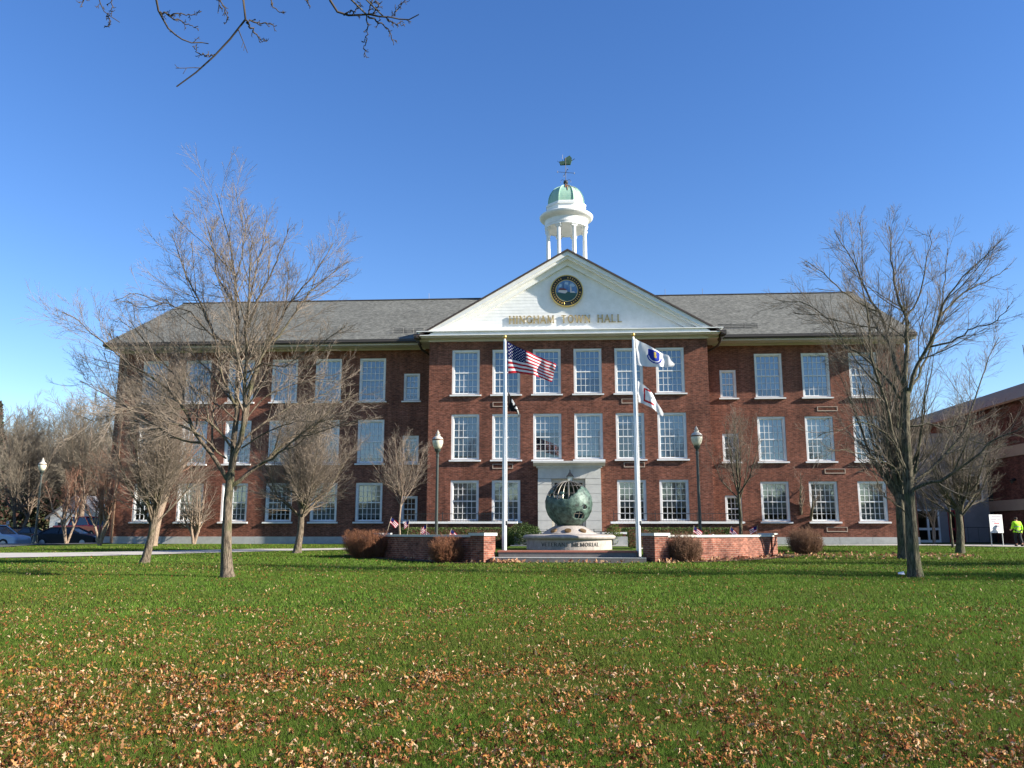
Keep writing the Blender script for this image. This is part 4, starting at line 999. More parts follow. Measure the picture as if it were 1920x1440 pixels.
# ------------------------------------------------------------------ small stick flags and medallion
def stick_flag():
    t = thing('small_flag', (0, 0, 0), '', 'small flag', 'small flags on sticks')
    mb = MB(); mb.tube([(0, 0, -.1), (0, 0, .62)], 0.007, 5); mb.build('stick', mat('pale_wood', (0.55, 0.45, 0.3), .7), t, local=True)
    vs = []; fs = []; mi = []
    for i in range(13):
        for j in range(8): u = i/12; v = j/7; vs.append((u*.42*(1-.25*v)+.005, .035*math.sin(5*u+v), .58-v*.26-u*u*.2-.03*math.sin(3*u)))
    for i in range(12):
        for j in range(7): fs.append((i*8+j+1, (i+1)*8+j+1, (i+1)*8+j, i*8+j)); mi.append(2 if (i < 5 and j < 4) else (0 if j % 2 == 0 else 1))
    mesh_obj('cloth', vs, fs, [FR, FWm, FB], t, mi, smooth=True, local=True)
    return t
SF = stick_flag()
spots = [(725, 965, -15.6, .25, 'small flag left of the others above the brown shrub'), (762, 972, -15.8, -.2, 'small rolled flag beside the bare young tree'), (785, 985, -16.4, .1, 'small flag nearest the left lamp post'),
         (797, 980, -16.7, -.05, 'wider small flag just left of the left lamp post'), (837, 987, -17.2, .3, 'small flag right of the left lamp post'),
         (1300, 982, -17.0, .15, 'small furled flag just left of the right lamp post'), (1366, 982, -16.2, .35, 'small flag tilted over the sunlit wall'), (1420, 982, -14.9, -.15, 'small dark flag at the far right end of the wall')]
for i, (px, py, yy, tilt, lab) in enumerate(spots):
    o = SF if i == 0 else copy_tree(SF)
    p = onY(px, py+4, yy); o.scale = (.85, .85, .85); o.location = (p[0], yy+.3, p[2]-.5); o.rotation_euler = (0.0, tilt, 0.3 if tilt > 0 else 2.4); o['label'] = lab
t = thing('wall_medallion', (0.0, 0.0, 0.0), 'flag ribbon bow with a hanging gold medal on the sunlit wall', 'decoration')
mp_ = onY(1333, 1003, -17.55); mx_, my_ = mp_[0], mp_[1]
mb = MB()
for k, (a, r) in enumerate(((-.5, .34), (-.2, .4), (.15, .42), (.45, .36))):
    mb.cur = k % 2; mb.add([(mx_, my_, 1.42), (mx_+math.sin(a)*r-.05, my_-.05, 1.42-math.cos(a)*r), (mx_+math.sin(a)*r+.07, my_-.08, 1.42-math.cos(a)*r), (mx_+.04, my_-.06, 1.44)], [(0, 1, 2, 3)])
for k, s in enumerate((-1, 1)):
    mb.cur = k; mb.lathe((mx_+s*.06, my_-.05, 1.44), [(.02, -.05), (.07, -.02), (.06, .06), (.02, .08)], 10)
mb.build('ribbon', [FR, FWm, FB], t)
mb = MB(); mb.tube([(mx_, my_-.06, 1.35), (mx_+.01, my_-.07, .98)], .025, 5); mb.lathe((mx_+.01, my_-.08, .9), [(.02, -.12), (.1, -.07), (.12, 0), (.1, .07), (.02, .12)], 14, sy=.4); mb.build('medal', GOLD, t)
mb = MB(); mb.tube([(mx_, my_-.04, 1.42), (mx_-.03, my_, 1.8)], .006, 4); mb.build('stick', POLEG, t)

# ------------------------------------------------------------------ bare trees
def resample(P, n_):
    P = np.array(P, float); d = np.r_[0, np.cumsum(np.linalg.norm(np.diff(P, axis=0), axis=1))]; t = np.linspace(0, d[-1], n_)
    return np.stack([np.interp(t, d, P[:, i]) for i in range(P.shape[1])], 1)
def spawn(rng, P, R, K, t0, t1, lr, ang, up, n_, rr, wob, lmin=0.0, lmax=9, tip=0.25, tpow=0.5):
    """K side shoots on each polyline of the batch P (M, N, 3) with radii R"""
    Mn, N, _ = P.shape
    t = t0+(t1-t0)*(np.arange(K)[None]+rng.random((Mn, K)))/K
    f = t*(N-1); i = np.minimum(f.astype(int), N-2); fr = (f-i)[..., None]; m = np.arange(Mn)[:, None]
    p0 = P[m, i]*(1-fr)+P[m, i+1]*fr; tg = P[m, i+1]-P[m, i]; tg /= np.linalg.norm(tg, axis=2, keepdims=True)+1e-9
    r0 = (R[m, i]*(1-fr[..., 0])+R[m, i+1]*fr[..., 0])*rr
    L = np.linalg.norm(np.diff(P, axis=1), axis=2).sum(1)[:, None]*lr*(1-tpow*t)*rng.uniform(.6, 1.25, (Mn, K)); L = np.clip(L, lmin, lmax)
    a = rng.normal(size=(Mn, K, 3)); a -= (a*tg).sum(2, keepdims=True)*tg; a /= np.linalg.norm(a, axis=2, keepdims=True)
    th = R_(ang)*rng.uniform(.65, 1.3, (Mn, K, 1)); d = tg*np.cos(th)+a*np.sin(th)
    p0, d, L, r0 = p0.reshape(-1, 3), d.reshape(-1, 3), L.reshape(-1), r0.reshape(-1)
    out = [p0]; p = p0; st = (L/(n_-1))[:, None]
    for k in range(n_-1):
        p = p+d*st; out.append(p); d = d+np.array([0, 0, up])+rng.normal(size=d.shape)*wob; d /= np.linalg.norm(d, axis=1, keepdims=True)
    Q = np.stack(out, 1); T = np.linspace(1, tip, n_)[None]*r0[:, None]
    return Q, T
def thin(rng, Q, T, parents, K, k):
    """drop shoots from short parents so that the crown is evenly filled"""
    L = np.linalg.norm(np.diff(parents, axis=1), axis=2).sum(1); keep = rng.random(len(Q)) < np.repeat(np.clip(L/(k*np.percentile(L, 95)), .12, 1), K)
    return Q[keep], T[keep]
def bark(name, c1, c2, c3=(0.1, 0.11, 0.05)):
    m = bpy.data.materials.new(name); m.use_nodes = True; n = m.node_tree.nodes; l = m.node_tree.links; b = n['Principled BSDF']
    b.inputs['Roughness'].default_value = 0.9; b.inputs['Specular IOR Level'].default_value = 0.15
    geo = n.new('ShaderNodeNewGeometry'); mp = n.new('ShaderNodeMapping'); mp.inputs['Scale'].default_value = (1, 1, 0.16); l.new(geo.outputs['Position'], mp.inputs[0])
    t = n.new('ShaderNodeTexNoise'); t.inputs['Scale'].default_value = 30; t.inputs['Detail'].default_value = 7; t.inputs['Roughness'].default_value = .7; l.new(mp.outputs[0], t.inputs['Vector'])
    r = n.new('ShaderNodeValToRGB'); e = r.color_ramp.elements; e[0].position = .38; e[0].color = (*c1, 1); e[1].position = .6; e[1].color = (*c2, 1); l.new(t.outputs[0], r.inputs[0])
    t2 = n.new('ShaderNodeTexNoise'); t2.inputs['Scale'].default_value = 2.2; t2.inputs['Detail'].default_value = 4; l.new(geo.outputs['Position'], t2.inputs['Vector'])
    r2 = n.new('ShaderNodeMapRange'); r2.inputs[1].default_value = .52; r2.inputs[2].default_value = .7; r2.inputs[4].default_value = .6; l.new(t2.outputs[0], r2.inputs[0])
    mx = n.new('ShaderNodeMixRGB'); mx.inputs['Color2'].default_value = (*c3, 1); l.new(r2.outputs[0], mx.inputs[0]); l.new(r.outputs[0], mx.inputs['Color1']); l.new(mx.outputs[0], b.inputs['Base Color'])
    bp = n.new('ShaderNodeBump'); bp.inputs['Strength'].default_value = 1; bp.inputs['Distance'].default_value = .06; l.new(t.outputs[0], bp.inputs['Height']); l.new(bp.outputs[0], b.inputs['Normal'])
    return m
BARK = bark('grey_brown_bark', (0.035, 0.027, 0.02), (0.23, 0.18, 0.13))
BARKG = bark('mossy_bark', (0.025, 0.022, 0.017), (0.165, 0.145, 0.1), (0.07, 0.085, 0.035))
BARKW = bark('tan_wood_bark', (0.09, 0.065, 0.048), (0.25, 0.19, 0.14), (0.16, 0.13, 0.1))
BARKP = bark('pale_tan_bark', (0.16, 0.11, 0.08), (0.36, 0.27, 0.2), (0.26, 0.2, 0.14))
TWIG = mat('tan_twig', (0.15, 0.12, 0.092), 0.85, var=(0.25, 0.2, 0.155), vscale=1.5)
TWIGD = mat('dark_twig', (0.1, 0.082, 0.062), 0.85, var=(0.19, 0.155, 0.118), vscale=1.5)
TWIGK = mat('blackish_twig', (0.035, 0.028, 0.022), 0.85, var=(0.07, 0.055, 0.04), vscale=5)
TWIGW = mat('grey_wood_twig', (0.14, 0.12, 0.09), 0.85, var=(0.22, 0.185, 0.14), vscale=.3)
TWIGR = mat('russet_twig', (0.2, 0.095, 0.06), 0.85, var=(0.27, 0.14, 0.09), vscale=1.2)
def trunk_tube(P, R, k=14, flare=True):
    P = resample(P, 30); t = np.linspace(0, 1, 30); Rr = np.interp(t, np.linspace(0, 1, len(R)), R)
    if flare: z = P[:, 2]-P[0, 2]; Rr = Rr*(1+0.55*np.exp(-z/0.16)+.12*np.exp(-z/.8))
    V, F_ = tube_batch(P[None], Rr[None], k)
    return V, F_, P, Rr
def finish_tree(t, rng, trunkparts, limbs, LR, twig, dens=1.0, seed=1, bm=None, tw=0.0042, l2=(.22, .85), up2=.05, minr=0.0):
    """limbs (M,N,3) become part of the trunk; three orders of shoots become the crown"""
    parts = list(trunkparts); parts.append(tube_batch(limbs, LR, 7))
    V, F_ = cat(parts); mesh_obj('trunk', V, F_, bm or BARK, t, smooth=True)
    K2 = max(3, int(21*dens)); P2, R2 = spawn(rng, limbs, LR, K2, l2[0], .97, .4, 34, up2, 8, .45, .05, .5, 2.3, tpow=.5)
    P2, R2 = thin(rng, P2, R2, limbs, K2, .9); R2 = np.maximum(R2, tw*1.3)
    K3 = max(3, int(12*dens)); P3, R3 = spawn(rng, P2, R2, K3, .08, .97, .5, 34, .05, 5, .55, .06, .25, 1.25); P3, R3 = thin(rng, P3, R3, P2, K3, .9); R3 = np.maximum(R3, tw)
    K4 = max(2, int(7*dens)); P4, R4 = spawn(rng, P3, R3, K4, .08, .95, .62, 34, .04, 3, .6, .06, .1, .5); P4, R4 = thin(rng, P4, R4, P3, K4, .8); R4 = np.maximum(R4, tw*.72)
    tip, RT = spawn(rng, limbs, LR, 2, .9, .98, .1, 16, .04, 6, .8, .06, .3, .7); RT = np.maximum(RT, tw)
    V, F_ = cat([tube_batch(P2, R2, 5), tube_batch(P3, R3, 3), tube_batch(P4, R4, 3), tube_batch(tip, RT, 4)])
    c = mesh_obj('crown', V, F_, twig, t, smooth=True)
    return c
def traced_tree(name, label, base, lines, trunk, r0, extra, seed, twig=TWIG, bm=BARK, dens=1.0, group=None, tw=0.0042, squeeze=(.93, .82)):
    """limbs traced over the photograph, each leaning nearer or further by its own amount"""
    rng = np.random.default_rng(seed); b0 = onG(*base); Y0 = b0[1]
    t = thing(name, tuple(b0), label, 'tree', group)
    kx, ky = squeeze; bx_ = base[0]
    lines = [([(bx_+(x-bx_)*kx, 640-(640-y)*ky if y < 640 else y) for x, y in pts], ra, lean) for pts, ra, lean in lines]
    T3 = np.array([onY(x, y, Y0) for x, y in trunk]); T3[0, 2] = b0[2]-.12
    V, F_, TP, TR = trunk_tube(T3, [r0, r0*.85, r0*.74, r0*.7])
    limbs = []; LR = []; N = 16
    for k, (pts, ra, lean) in enumerate(lines):
        P = np.array([onY(x, y, Y0) for x, y in pts]); d = np.r_[0, np.cumsum(np.linalg.norm(np.diff(P, axis=0), axis=1))]
        off = lean*d
        Q = np.array([onY(x, y, Y0+o) for (x, y), o in zip(pts, off)])
        Q = resample(Q, N); Q[1:] += rng.normal(size=(N-1, 3))*.02
        limbs.append(Q); LR.append(.009+(ra*.74-.009)*(1-np.linspace(0, 1, N))**1.15)
    limbs = np.array(limbs); LR = np.array(LR)
    # unseen side of the crown: limbs towards and away from the viewer
    E_, ER = spawn(rng, limbs[:extra[0]], LR[:extra[0]], extra[1], .12, .7, .5, 34, .05, N, .62, .05, 1.5, 4.6, tpow=.6)
    ER = np.maximum(ER, .01)
    limbs = np.concatenate([limbs, E_]); LR = np.concatenate([LR, ER])
    finish_tree(t, rng, [(V, F_)], limbs, LR, twig, dens, seed, bm, tw)
    return t
A_lines = [
 ([(430,905),(426,899),(401,855),(365,822),(350,790),(338,763),(323,747),(313,733),(293,720),(255,697),(222,677),(200,660),(160,628),(120,590),(95,575)], .085, -.15),
 ([(338,763),(336,727),(323,707),(313,693),(300,682),(280,658),(262,640),(235,610),(205,585)], .04, .25),
 ([(377,830),(350,828),(317,818),(300,810),(275,795),(243,775),(210,757),(170,735),(130,715)], .05, .35),
 ([(433,890),(438,845),(445,800),(445,757),(447,730),(448,707),(450,673),(448,640),(446,564),(441,500),(434,426),(419,364),(405,300)], .12, .05),
 ([(436,880),(450,832),(460,800),(460,757),(460,748),(462,715),(463,673),(462,640),(468,590),(470,535),(470,455),(482,400)], .11, -.2),
 ([(460,800),(470,740),(480,707),(492,673),(517,640),(529,608),(545,560),(561,540),(598,491),(620,455),(640,415)], .09, .15),
 ([(432,912),(445,906),(474,884),(518,855),(540,829),(565,815),(598,800),(627,771),(660,750),(692,735)], .085, .1),
 ([(490,872),(510,862),(547,840),(583,807),(615,790),(650,800),(690,790)], .045, -.4),
 ([(436,850),(436,837),(412,815),(390,789),(378,760),(360,735),(345,700)], .05, -.35),
 ([(448,650),(440,640),(405,634),(395,610),(383,590),(375,560),(365,535),(339,484),(325,430),(313,392)], .055, .2),
 ([(405,634),(375,605),(350,572),(320,560),(280,548),(240,530),(200,545)], .035, -.2),
 ([(450,600),(446,564),(425,530),(410,500),(397,426),(385,375),(379,348)], .045, .3),
 ([(468,610),(485,560),(500,520),(520,470),(540,415),(552,380)], .05, -.1),
 ([(520,640),(545,610),(569,560),(600,520),(640,480),(672,455)], .04, .25),
 ([(470,560),(480,500),(492,440),(500,390),(505,360)], .035, .15),
 ([(462,700),(500,680),(540,690),(580,665),(620,640),(660,610)], .035, -.5),
 ([(445,760),(420,735),(395,700),(350,660),(300,640),(250,600)], .04, .5),
 ([(441,500),(455,450),(462,400),(470,350)], .03, .2),
 ([(424,860),(400,840),(350,800),(300,790),(240,760),(160,790),(110,770)], .035, -.55),
 ([(450,830),(500,790),(560,760),(620,740),(680,700)], .045, .55),
 ([(460,790),(500,745),(550,722),(610,712),(670,690)], .035, .2),
 ([(455,840),(505,812),(560,790),(620,790),(675,770)], .03, -.3),
 ([(445,790),(410,760),(370,730),(320,715),(270,700)], .035, .1),
 ([(440,830),(400,800),(350,770),(300,760),(255,745)], .03, -.4),
 ([(352,795),(320,775),(285,770),(250,790),(215,800)], .025, .1),
]
traced_tree('bare_tree', 'tall bare tree with forked trunk standing alone on the left lawn', (427, 1083), A_lines,
            [(427,1083),(424,1040),(425,1000),(427,940),(433,885)], .155, (20, 2), 14, dens=1.0, tw=.0034)
I_lines = [
 ([(1697,735),(1694,715),(1699,651),(1700,586),(1684,554),(1675,505),(1668,457),(1665,400),(1662,378)], .1, .05),
 ([(1698,745),(1720,683),(1742,651),(1758,612),(1768,570),(1791,521),(1817,489),(1840,460),(1862,437)], .085, -.15),
 ([(1766,580),(1800,540),(1835,515),(1870,495),(1900,472)], .045, .2),
 ([(1696,725),(1671,676),(1665,641),(1642,570),(1623,538),(1591,457),(1570,420),(1556,392)], .08, .2),
 ([(1703,890),(1691,870),(1680,849),(1671,820),(1657,759),(1639,709),(1629,667),(1623,634),(1618,554),(1605,500),(1590,430)], .075, -.2),
 ([(1700,905),(1671,820),(1640,800),(1604,788),(1563,808),(1520,815)], .03, -.35),
 ([(1698,760),(1650,700),(1607,667),(1574,650),(1539,586),(1494,554),(1439,547)], .05, .3),
 ([(1704,935),(1709,922),(1732,907),(1779,896),(1837,855),(1878,823),(1919,805),(1960,790)], .075, -.25),
 ([(1704,912),(1750,881),(1794,834),(1823,791),(1837,747),(1860,680),(1885,630)], .06, .25),
 ([(1699,800),(1721,797),(1750,795),(1779,801),(1808,795),(1850,780)], .04, -.1),
 ([(1699,740),(1721,709),(1735,680),(1752,634),(1765,580),(1775,500),(1780,430)], .05, .35),
 ([(1700,920),(1670,872),(1640,862),(1613,855),(1575,842),(1540,845)], .03, -.4),
 ([(1706,965),(1688,955),(1662,936),(1640,910),(1628,870)], .025, -.6),
 ([(1690,600),(1720,550),(1735,490),(1745,430),(1750,385)], .04, .1),
 ([(1640,570),(1600,550),(1560,520),(1520,470),(1490,455)], .035, -.25),
 ([(1665,641),(1640,610),(1580,600),(1520,580),(1470,575)], .03, .45),
 ([(1742,651),(1790,640),(1830,610),(1870,600),(1905,560)], .04, -.4),
]
traced_tree('bare_tree', 'tall bare tree with mossy leaning trunk nearest on the right lawn', (1717, 1083), I_lines,
            [(1717,1083),(1711,1030),(1707,960),(1702,880),(1697,800),(1698,735)], .165, (12, 1), 12, twig=TWIGD, bm=BARKG, dens=.95, tw=.0034)

def vase_tree(name, label, base, H, W, fork, r0, seed, twig=TWIG, bm=BARK, nl=12, dens=.8, stems=1, lean=(0, 0), tw=.0034, group=None, Y=None, upr=.06, cat_='tree', kind_len=1.0):
    """H crown top height, W half spread, fork height (metres); base in picture pixels or world xy"""
    rng = np.random.default_rng(seed)
    b0 = np.array([base[0], base[1], float(gz(*base))]) if Y is None else onG(*base)
    t = thing(name, tuple(b0), label, cat_, group)
    parts = []; limbs = []; LR = []; N = 12
    for s_ in range(stems):
        a = rng.uniform(0, 6.28) if stems > 1 else 0; ls = (0.3*fork if stems > 1 else 0)
        top = b0+np.array([lean[0]+ls*math.cos(a), lean[1]+ls*math.sin(a), fork])
        mid = (b0+top)/2+rng.normal(size=3)*[.04, .04, 0]
        rr = r0*(1 if stems == 1 else .6)
        V, F_, TP, TR = trunk_tube([b0-[0, 0, .12], mid, top], [rr, rr*.85, rr*.75], 10, stems == 1); parts.append((V, F_))
        nl_ = max(3, nl//stems)
        for k in range(nl_):
            az = 2*math.pi*(k+rng.random()*.7)/nl_*1.0+s_*.7; q = rng.uniform(.1, 1) if k else 0.05
            st = TP[rng.integers(22, 30)] if k else TP[-1]
            dr = np.array([math.cos(az), math.sin(az), 0])*W*q; e = b0+dr+[lean[0], lean[1], fork+(H-fork)*(1-.38*q*q)*rng.uniform(.86, 1.0)]
            c1 = st+(e-st)*.35+dr*.14-np.array([0, 0, .02*H]); c2 = st+(e-st)*.7+dr*.06
            P = resample([st, c1, c2, e], N); P[1:] += np.cumsum(rng.normal(size=(N-1, 3)), 0)*.018
            limbs.append(P); LR.append(.007+(rr*rng.uniform(1.0, 1.7)/math.sqrt(nl_)-.007)*(1-np.linspace(0, 1, N))**1.2)
    finish_tree(t, rng, parts, np.array(limbs), np.array(LR), twig, dens, seed, bm, tw, l2=(.1, .9), up2=upr)
    return t
vase_tree('bare_tree', 'small bare tree with dark spreading crown on the lawn farthest left', (270, 1056), 6.8, 2.4, 1.55, .14, 21, bm=BARK, nl=20, dens=1.0, Y=1, lean=(.25, 0))
vase_tree('bare_tree', 'bare tree with straight pinkish trunk close behind the small dark-crowned tree', (283, 1024), 8.2, 2.3, 3.2, .26, 22, bm=BARKP, nl=10, dens=.65, Y=1, lean=(.7, 0), twig=TWIGR)
vase_tree('ornamental_tree', 'low many-stemmed bare tree against the left wing foundation', (363, 1020.5), 4.1, 1.3, .7, .16, 23, bm=BARKP, nl=12, dens=.6, stems=4, Y=1)
vase_tree('bare_tree', 'bare vase-shaped tree midway between the tall left tree and the brown hedge', (556, 1037), 6.6, 2.9, 1.9, .16, 24, bm=BARK, nl=22, dens=1.05, Y=1, lean=(.15, 0))
vase_tree('ornamental_tree', 'slim pale tree with a V shaped double trunk by the left wing', (609, 1018.5), 4.6, 1.1, 1.2, .1, 25, bm=BARKP, nl=6, dens=.45, stems=2, Y=1)
vase_tree('young_tree', 'young bare tree with thin pale trunk behind the left end of the memorial', (onY(752, 1000, -11)[0], -11), 5.2, 1.75, 2.6, .055, 26, bm=BARKP, nl=15, dens=.6)
vase_tree('young_tree', 'young bare tree with slim grey trunk behind the right memorial wall', (onY(1388, 1000, -10)[0], -10), 6.4, 1.6, 3.0, .085, 27, bm=BARKG, nl=11, dens=.65, twig=TWIGD)
vase_tree('ornamental_tree', 'low spreading bare tree between the ground floor windows of the right wing', (1511, 1020.5), 4.6, 2.1, 1.3, .2, 28, bm=BARKG, nl=9, dens=.5, stems=3, Y=1)
vase_tree('bare_tree', 'upright twiggy bare tree hidden close behind the leaning right tree', (1697, 1048), 9.6, 2.6, 2.4, .22, 29, bm=BARKG, nl=22, dens=.7, Y=1, twig=TWIGD, upr=.16)
vase_tree('bare_tree', 'medium bare tree with paired trunk left of the white notice board', (1800, 1038), 6.2, 2.6, 2.0, .17, 30, bm=BARKG, nl=17, dens=.85, Y=1, twig=TWIGD, lean=(.1, 0))
vase_tree('young_tree', 'thin crooked young tree just left of the paired trunk tree', (1787, 1027), 3.6, .9, 2.2, .06, 31, bm=BARKG, nl=5, dens=.4, Y=1, twig=TWIGD)
vase_tree('ornamental_tree', 'small pale forked tree in front of the white framed glass doors', (1752, 1021), 4.2, 1.6, 1.3, .12, 32, bm=BARKP, nl=10, dens=.55, stems=2, Y=1, twig=TWIGD)
vase_tree('bare_tree', 'tall fine-twigged tree rising behind the grey connector', (23.5, 17), 12.5, 4.2, 4.0, .3, 33, bm=BARKG, nl=22, dens=.75, twig=TWIGD, upr=.14, tw=.006)

# ---- the wood beyond the car park: two kinds copied, each its own size and turn
def copy_mesh_tree(src, x, y, s, rz, label, sz=1.0):
    o = src.copy(); COL.objects.link(o); o.location = (x, y, float(gz(x, y))); o.scale = (s, s, s*sz); o.rotation_euler.z = rz; o['label'] = label
    for ch in src.children: d = ch.copy(); COL.objects.link(d); d.parent = o
    return o
W1 = vase_tree('woodland_tree', 'tall bare tree with tan trunk rising above the parked dark car', (-43, 24), 13.2, 5.6, 4.2, .27, 41, bm=BARKW, nl=22, dens=.85, group='trees beyond the car park', tw=.008, twig=TWIGW)
W2 = vase_tree('woodland_tree', 'broad bare tree with double tan trunk behind the far lamp post', (-47.5, 22), 12.0, 6.2, 3.0, .27, 42, bm=BARKW, nl=22, dens=.85, stems=2, group='trees beyond the car park', tw=.008, twig=TWIGW)
wl_ = [(-55, 24, .98, 1.0, 0, 'bare tree at the left picture edge above the pale car'),
  (-38.5, 27, .84, 2.1, 1, 'bare tree behind the red pickup near the building corner'),
  (-35.5, 33, .8, .3, 0, 'bare tree just left of the town hall corner, behind the white house gable'),
  (-62, 34, 1.0, 4.0, 1, 'large bare tree partly outside the left picture edge')]
for k in range(16):
    yy = 40+rnd.random()*34; ff = -.57-.155*((k+rnd.random()*.8)/16)*1.0; wl_.append(((yy+CD)*ff, yy, rnd.uniform(.9, 1.15), rnd.uniform(0, 6.2), k % 2,
        'hazy bare tree in the %s row of the wood, %s' % ('nearer' if yy < 52 else 'middle' if yy < 64 else 'farthest', ['beside the town hall corner', 'above the white house', 'over the red pickup', 'over the black car', 'behind the lamp post', 'near the left edge', 'at the left edge'][min(6, int(k*7/16))])))
for (x, y, s_, rz, k, lab) in wl_: copy_mesh_tree((W1, W2)[k], x, y, s_, rz, lab)
vase_tree('ornamental_tree', 'small multi-stemmed pale tree in front of the black car', (124, 1020.5), 4.3, 1.6, 1.3, .12, 43, bm=BARKP, nl=11, dens=.6, stems=3, Y=1, twig=TWIGR)
vase_tree('ornamental_tree', 'russet many-stemmed small tree at the left corner of the town hall', (186, 1023), 5.0, 1.7, 1.2, .14, 44, bm=BARKP, nl=13, dens=.7, stems=4, Y=1, twig=TWIGR)
# undergrowth at the wood's edge, one uncountable mass
rng = np.random.default_rng(5)
n_ = 60000; x = rng.uniform(-110, -29, n_); y = rng.uniform(40, 74, n_); h = 1.2+6.0*vnoise(np.stack([x*.22, y*.2], 1), 4)
P = np.stack([x, y, gz(x, y)+rng.random(n_)*h], 1)
o = leaf_cards(rng, P, .5, [(0.07, 0.06, 0.03), (0.04, 0.055, 0.02), (0.11, 0.075, 0.045), (0.03, 0.04, 0.018)], LEAFM, 'undergrowth'); tag(o, 'dense brown and green undergrowth closing the view under the wood', 'undergrowth', kind='stuff')
# far conifer
def conifer(x, y, H, lab, seed):
    rng = np.random.default_rng(seed); z0 = float(gz(x, y)); t = thing('conifer', (x, y, z0), lab, 'conifer')
    mb = MB(); mb.tube([(x, y, z0-.1), (x, y, z0+H)], [.35, .03], 8); mb.build('trunk', BARKD, t)
    n_ = 9000; f = rng.random(n_)**.8; a = rng.uniform(0, 6.28, n_); lay = .75+.25*np.cos(f*H*4.5); r = (1-f)*H*.24*lay*rng.random(n_)**.4+.08
    P = np.stack([x+r*np.cos(a), y+r*np.sin(a), z0+1.2+f*(H-1.2)-r*.25], 1); leaf_cards(rng, P, .38, [(0.05, 0.05, 0.03), (0.09, 0.045, 0.035), (0.03, 0.045, 0.025)], LEAFM, 'crown', t); return t
conifer(onY(2, 900, 38)[0]-1.2, 38, 15.0, 'dark reddish conifer top at the left picture edge', 3)

# ------------------------------------------------------------------ overhead branches reaching into the picture from the tree beside the viewer
rng = np.random.default_rng(77)
b0 = np.array([-8.5, -52.5, float(gz(-8.5, -52.5))]); OT = thing('overhanging_tree', tuple(b0), 'bare tree whose dark branches hang into the top of the view', 'tree')
V, F_, TP, TR = trunk_tube([b0-[0, 0, .1], b0+[.1, .3, 3], b0+[.3, .8, 6]], [.32, .27, .22])
def ob(px, py, d): r = ray(px, py); return CAM+r/np.linalg.norm(r)*d
OB = [ ([(408,-60),(412,10),(430,30),(438,45),(462,75)], None) ]
lines = [
 ([(892,-150,7.6),(455,-80,7.2),(452,-20,7),(458,15,7),(462,42,7),(440,66,7),(425,80,7),(405,105,7),(380,123,7),(362,140,7),(347,155,7),(332,162,7)], .017),
 ([(462,42,7),(475,60,7),(487,72,7),(500,80,7)], .008), ([(462,38,7),(480,42,7),(500,44,7),(518,48,7)], .007),
 ([(404,103,7),(385,104,7),(372,100,7),(362,88,7)], .007),
 ([(330,-130,7.5),(292,-30,7.3),(293,10,7.3),(302,32,7.3),(320,55,7.3),(338,73,7.3),(350,78,7.3),(370,80,7.3),(392,82,7.3)], .013),
 ([(300,22,7.3),(322,32,7.3),(345,42,7.3),(369,52,7.3)], .007), ([(312,27,7.3),(335,25,7.3),(365,29,7.3),(376,22,7.3)], .006),
 ([(250,-160,7.8),(170,-60,7.8),(183,0,7.8),(195,18,7.8),(205,28,7.8),(222,41,7.8)], .009), ([(202,24,7.8),(205,38,7.8),(204,50,7.8)], .005),
 ([(150,-40,7.8),(156,0,7.8),(153,14,7.8)], .005), ([(215,-20,7.8),(208,6,7.8),(212,14,7.8),(203,26,7.8)], .005),
 ([(410,-60,7.1),(411,0,7.1),(409,24,7.1)], .005), ([(412,0,7.1),(424,22,7.1),(427,33,7.1),(421,47,7.1)], .005),
 ([(620,-180,6.6),(612,-60,6.6),(620,0,6.6),(632,16,6.6),(645,29,6.6),(668,29,6.6),(690,29,6.6),(720,31,6.6),(750,36,6.6),(770,37,6.6),(786,27,6.6)], .013),
 ([(690,30,6.6),(712,42,6.6),(727,53,6.6),(734,68,6.6),(740,83,6.6)], .007), ([(687,29,6.6),(689,55,6.6),(685,80,6.6),(681,104,6.6)], .005),
 ([(688,28,6.6),(693,15,6.6),(698,0,6.6),(703,-30,6.6)], .006), ([(700,26,6.6),(708,14,6.6),(715,4,6.6)], .005),
 ([(645,29,6.6),(665,20,6.6),(677,6,6.6)], .005), ([(735,33,6.6),(750,12,6.6),(762,-4,6.6)], .005), ([(720,32,6.6),(738,44,6.6),(758,47,6.6)], .005),
 ([(505,-30,7),(510,10,7),(525,24,7),(533,26,7)], .006), ([(575,-30,6.8),(577,0,6.8),(580,14,6.8)], .005),
]
lb = []; lr_ = []
for pts, r in lines:
    P = resample([ob(*q) for q in pts], 18); P[1:] += rng.normal(size=(17, 3))*.006; lb.append(P); lr_.append(np.linspace(r, max(.0028, r*.3), 18))
# boughs above the frame that carry them
hub = TP[-1]
for k, i in enumerate((0, 4, 7, 9, 10, 11, 13, 16, 20, 21, 22)):
    if i >= len(lb): continue
    e = lb[i][0]; m1 = hub+(e-hub)*.5+np.array([0, 0, 1.6]); lb.append(resample([hub, m1, e], 18)); lr_.append(np.linspace(.07 if k in (0, 1, 6) else .03, lr_[i][0], 18))
lb = np.array(lb); lr_ = np.array(lr_)
nl_ = len(lines)
S2, SR2 = spawn(rng, lb[:nl_], lr_[:nl_], 6, .1, .97, .1, 50, .0, 4, .6, .1, .04, .2); SR2 = np.maximum(SR2, .0026)
S3, SR3 = spawn(rng, S2, SR2, 2, .3, .9, .5, 50, .02, 3, .8, .2, .02, .08); SR3 = np.maximum(SR3, .0022)
Vt, Ft = cat([(V, F_), tube_batch(lb[nl_:], lr_[nl_:], 7)]); mesh_obj('trunk', Vt, Ft, BARKG, OT, smooth=True)
Vt, Ft = cat([tube_batch(lb[:nl_], lr_[:nl_], 7), tube_batch(S2, SR2, 5), tube_batch(S3, SR3, 4)]); mesh_obj('crown', Vt, Ft, TWIGK, OT, smooth=True)
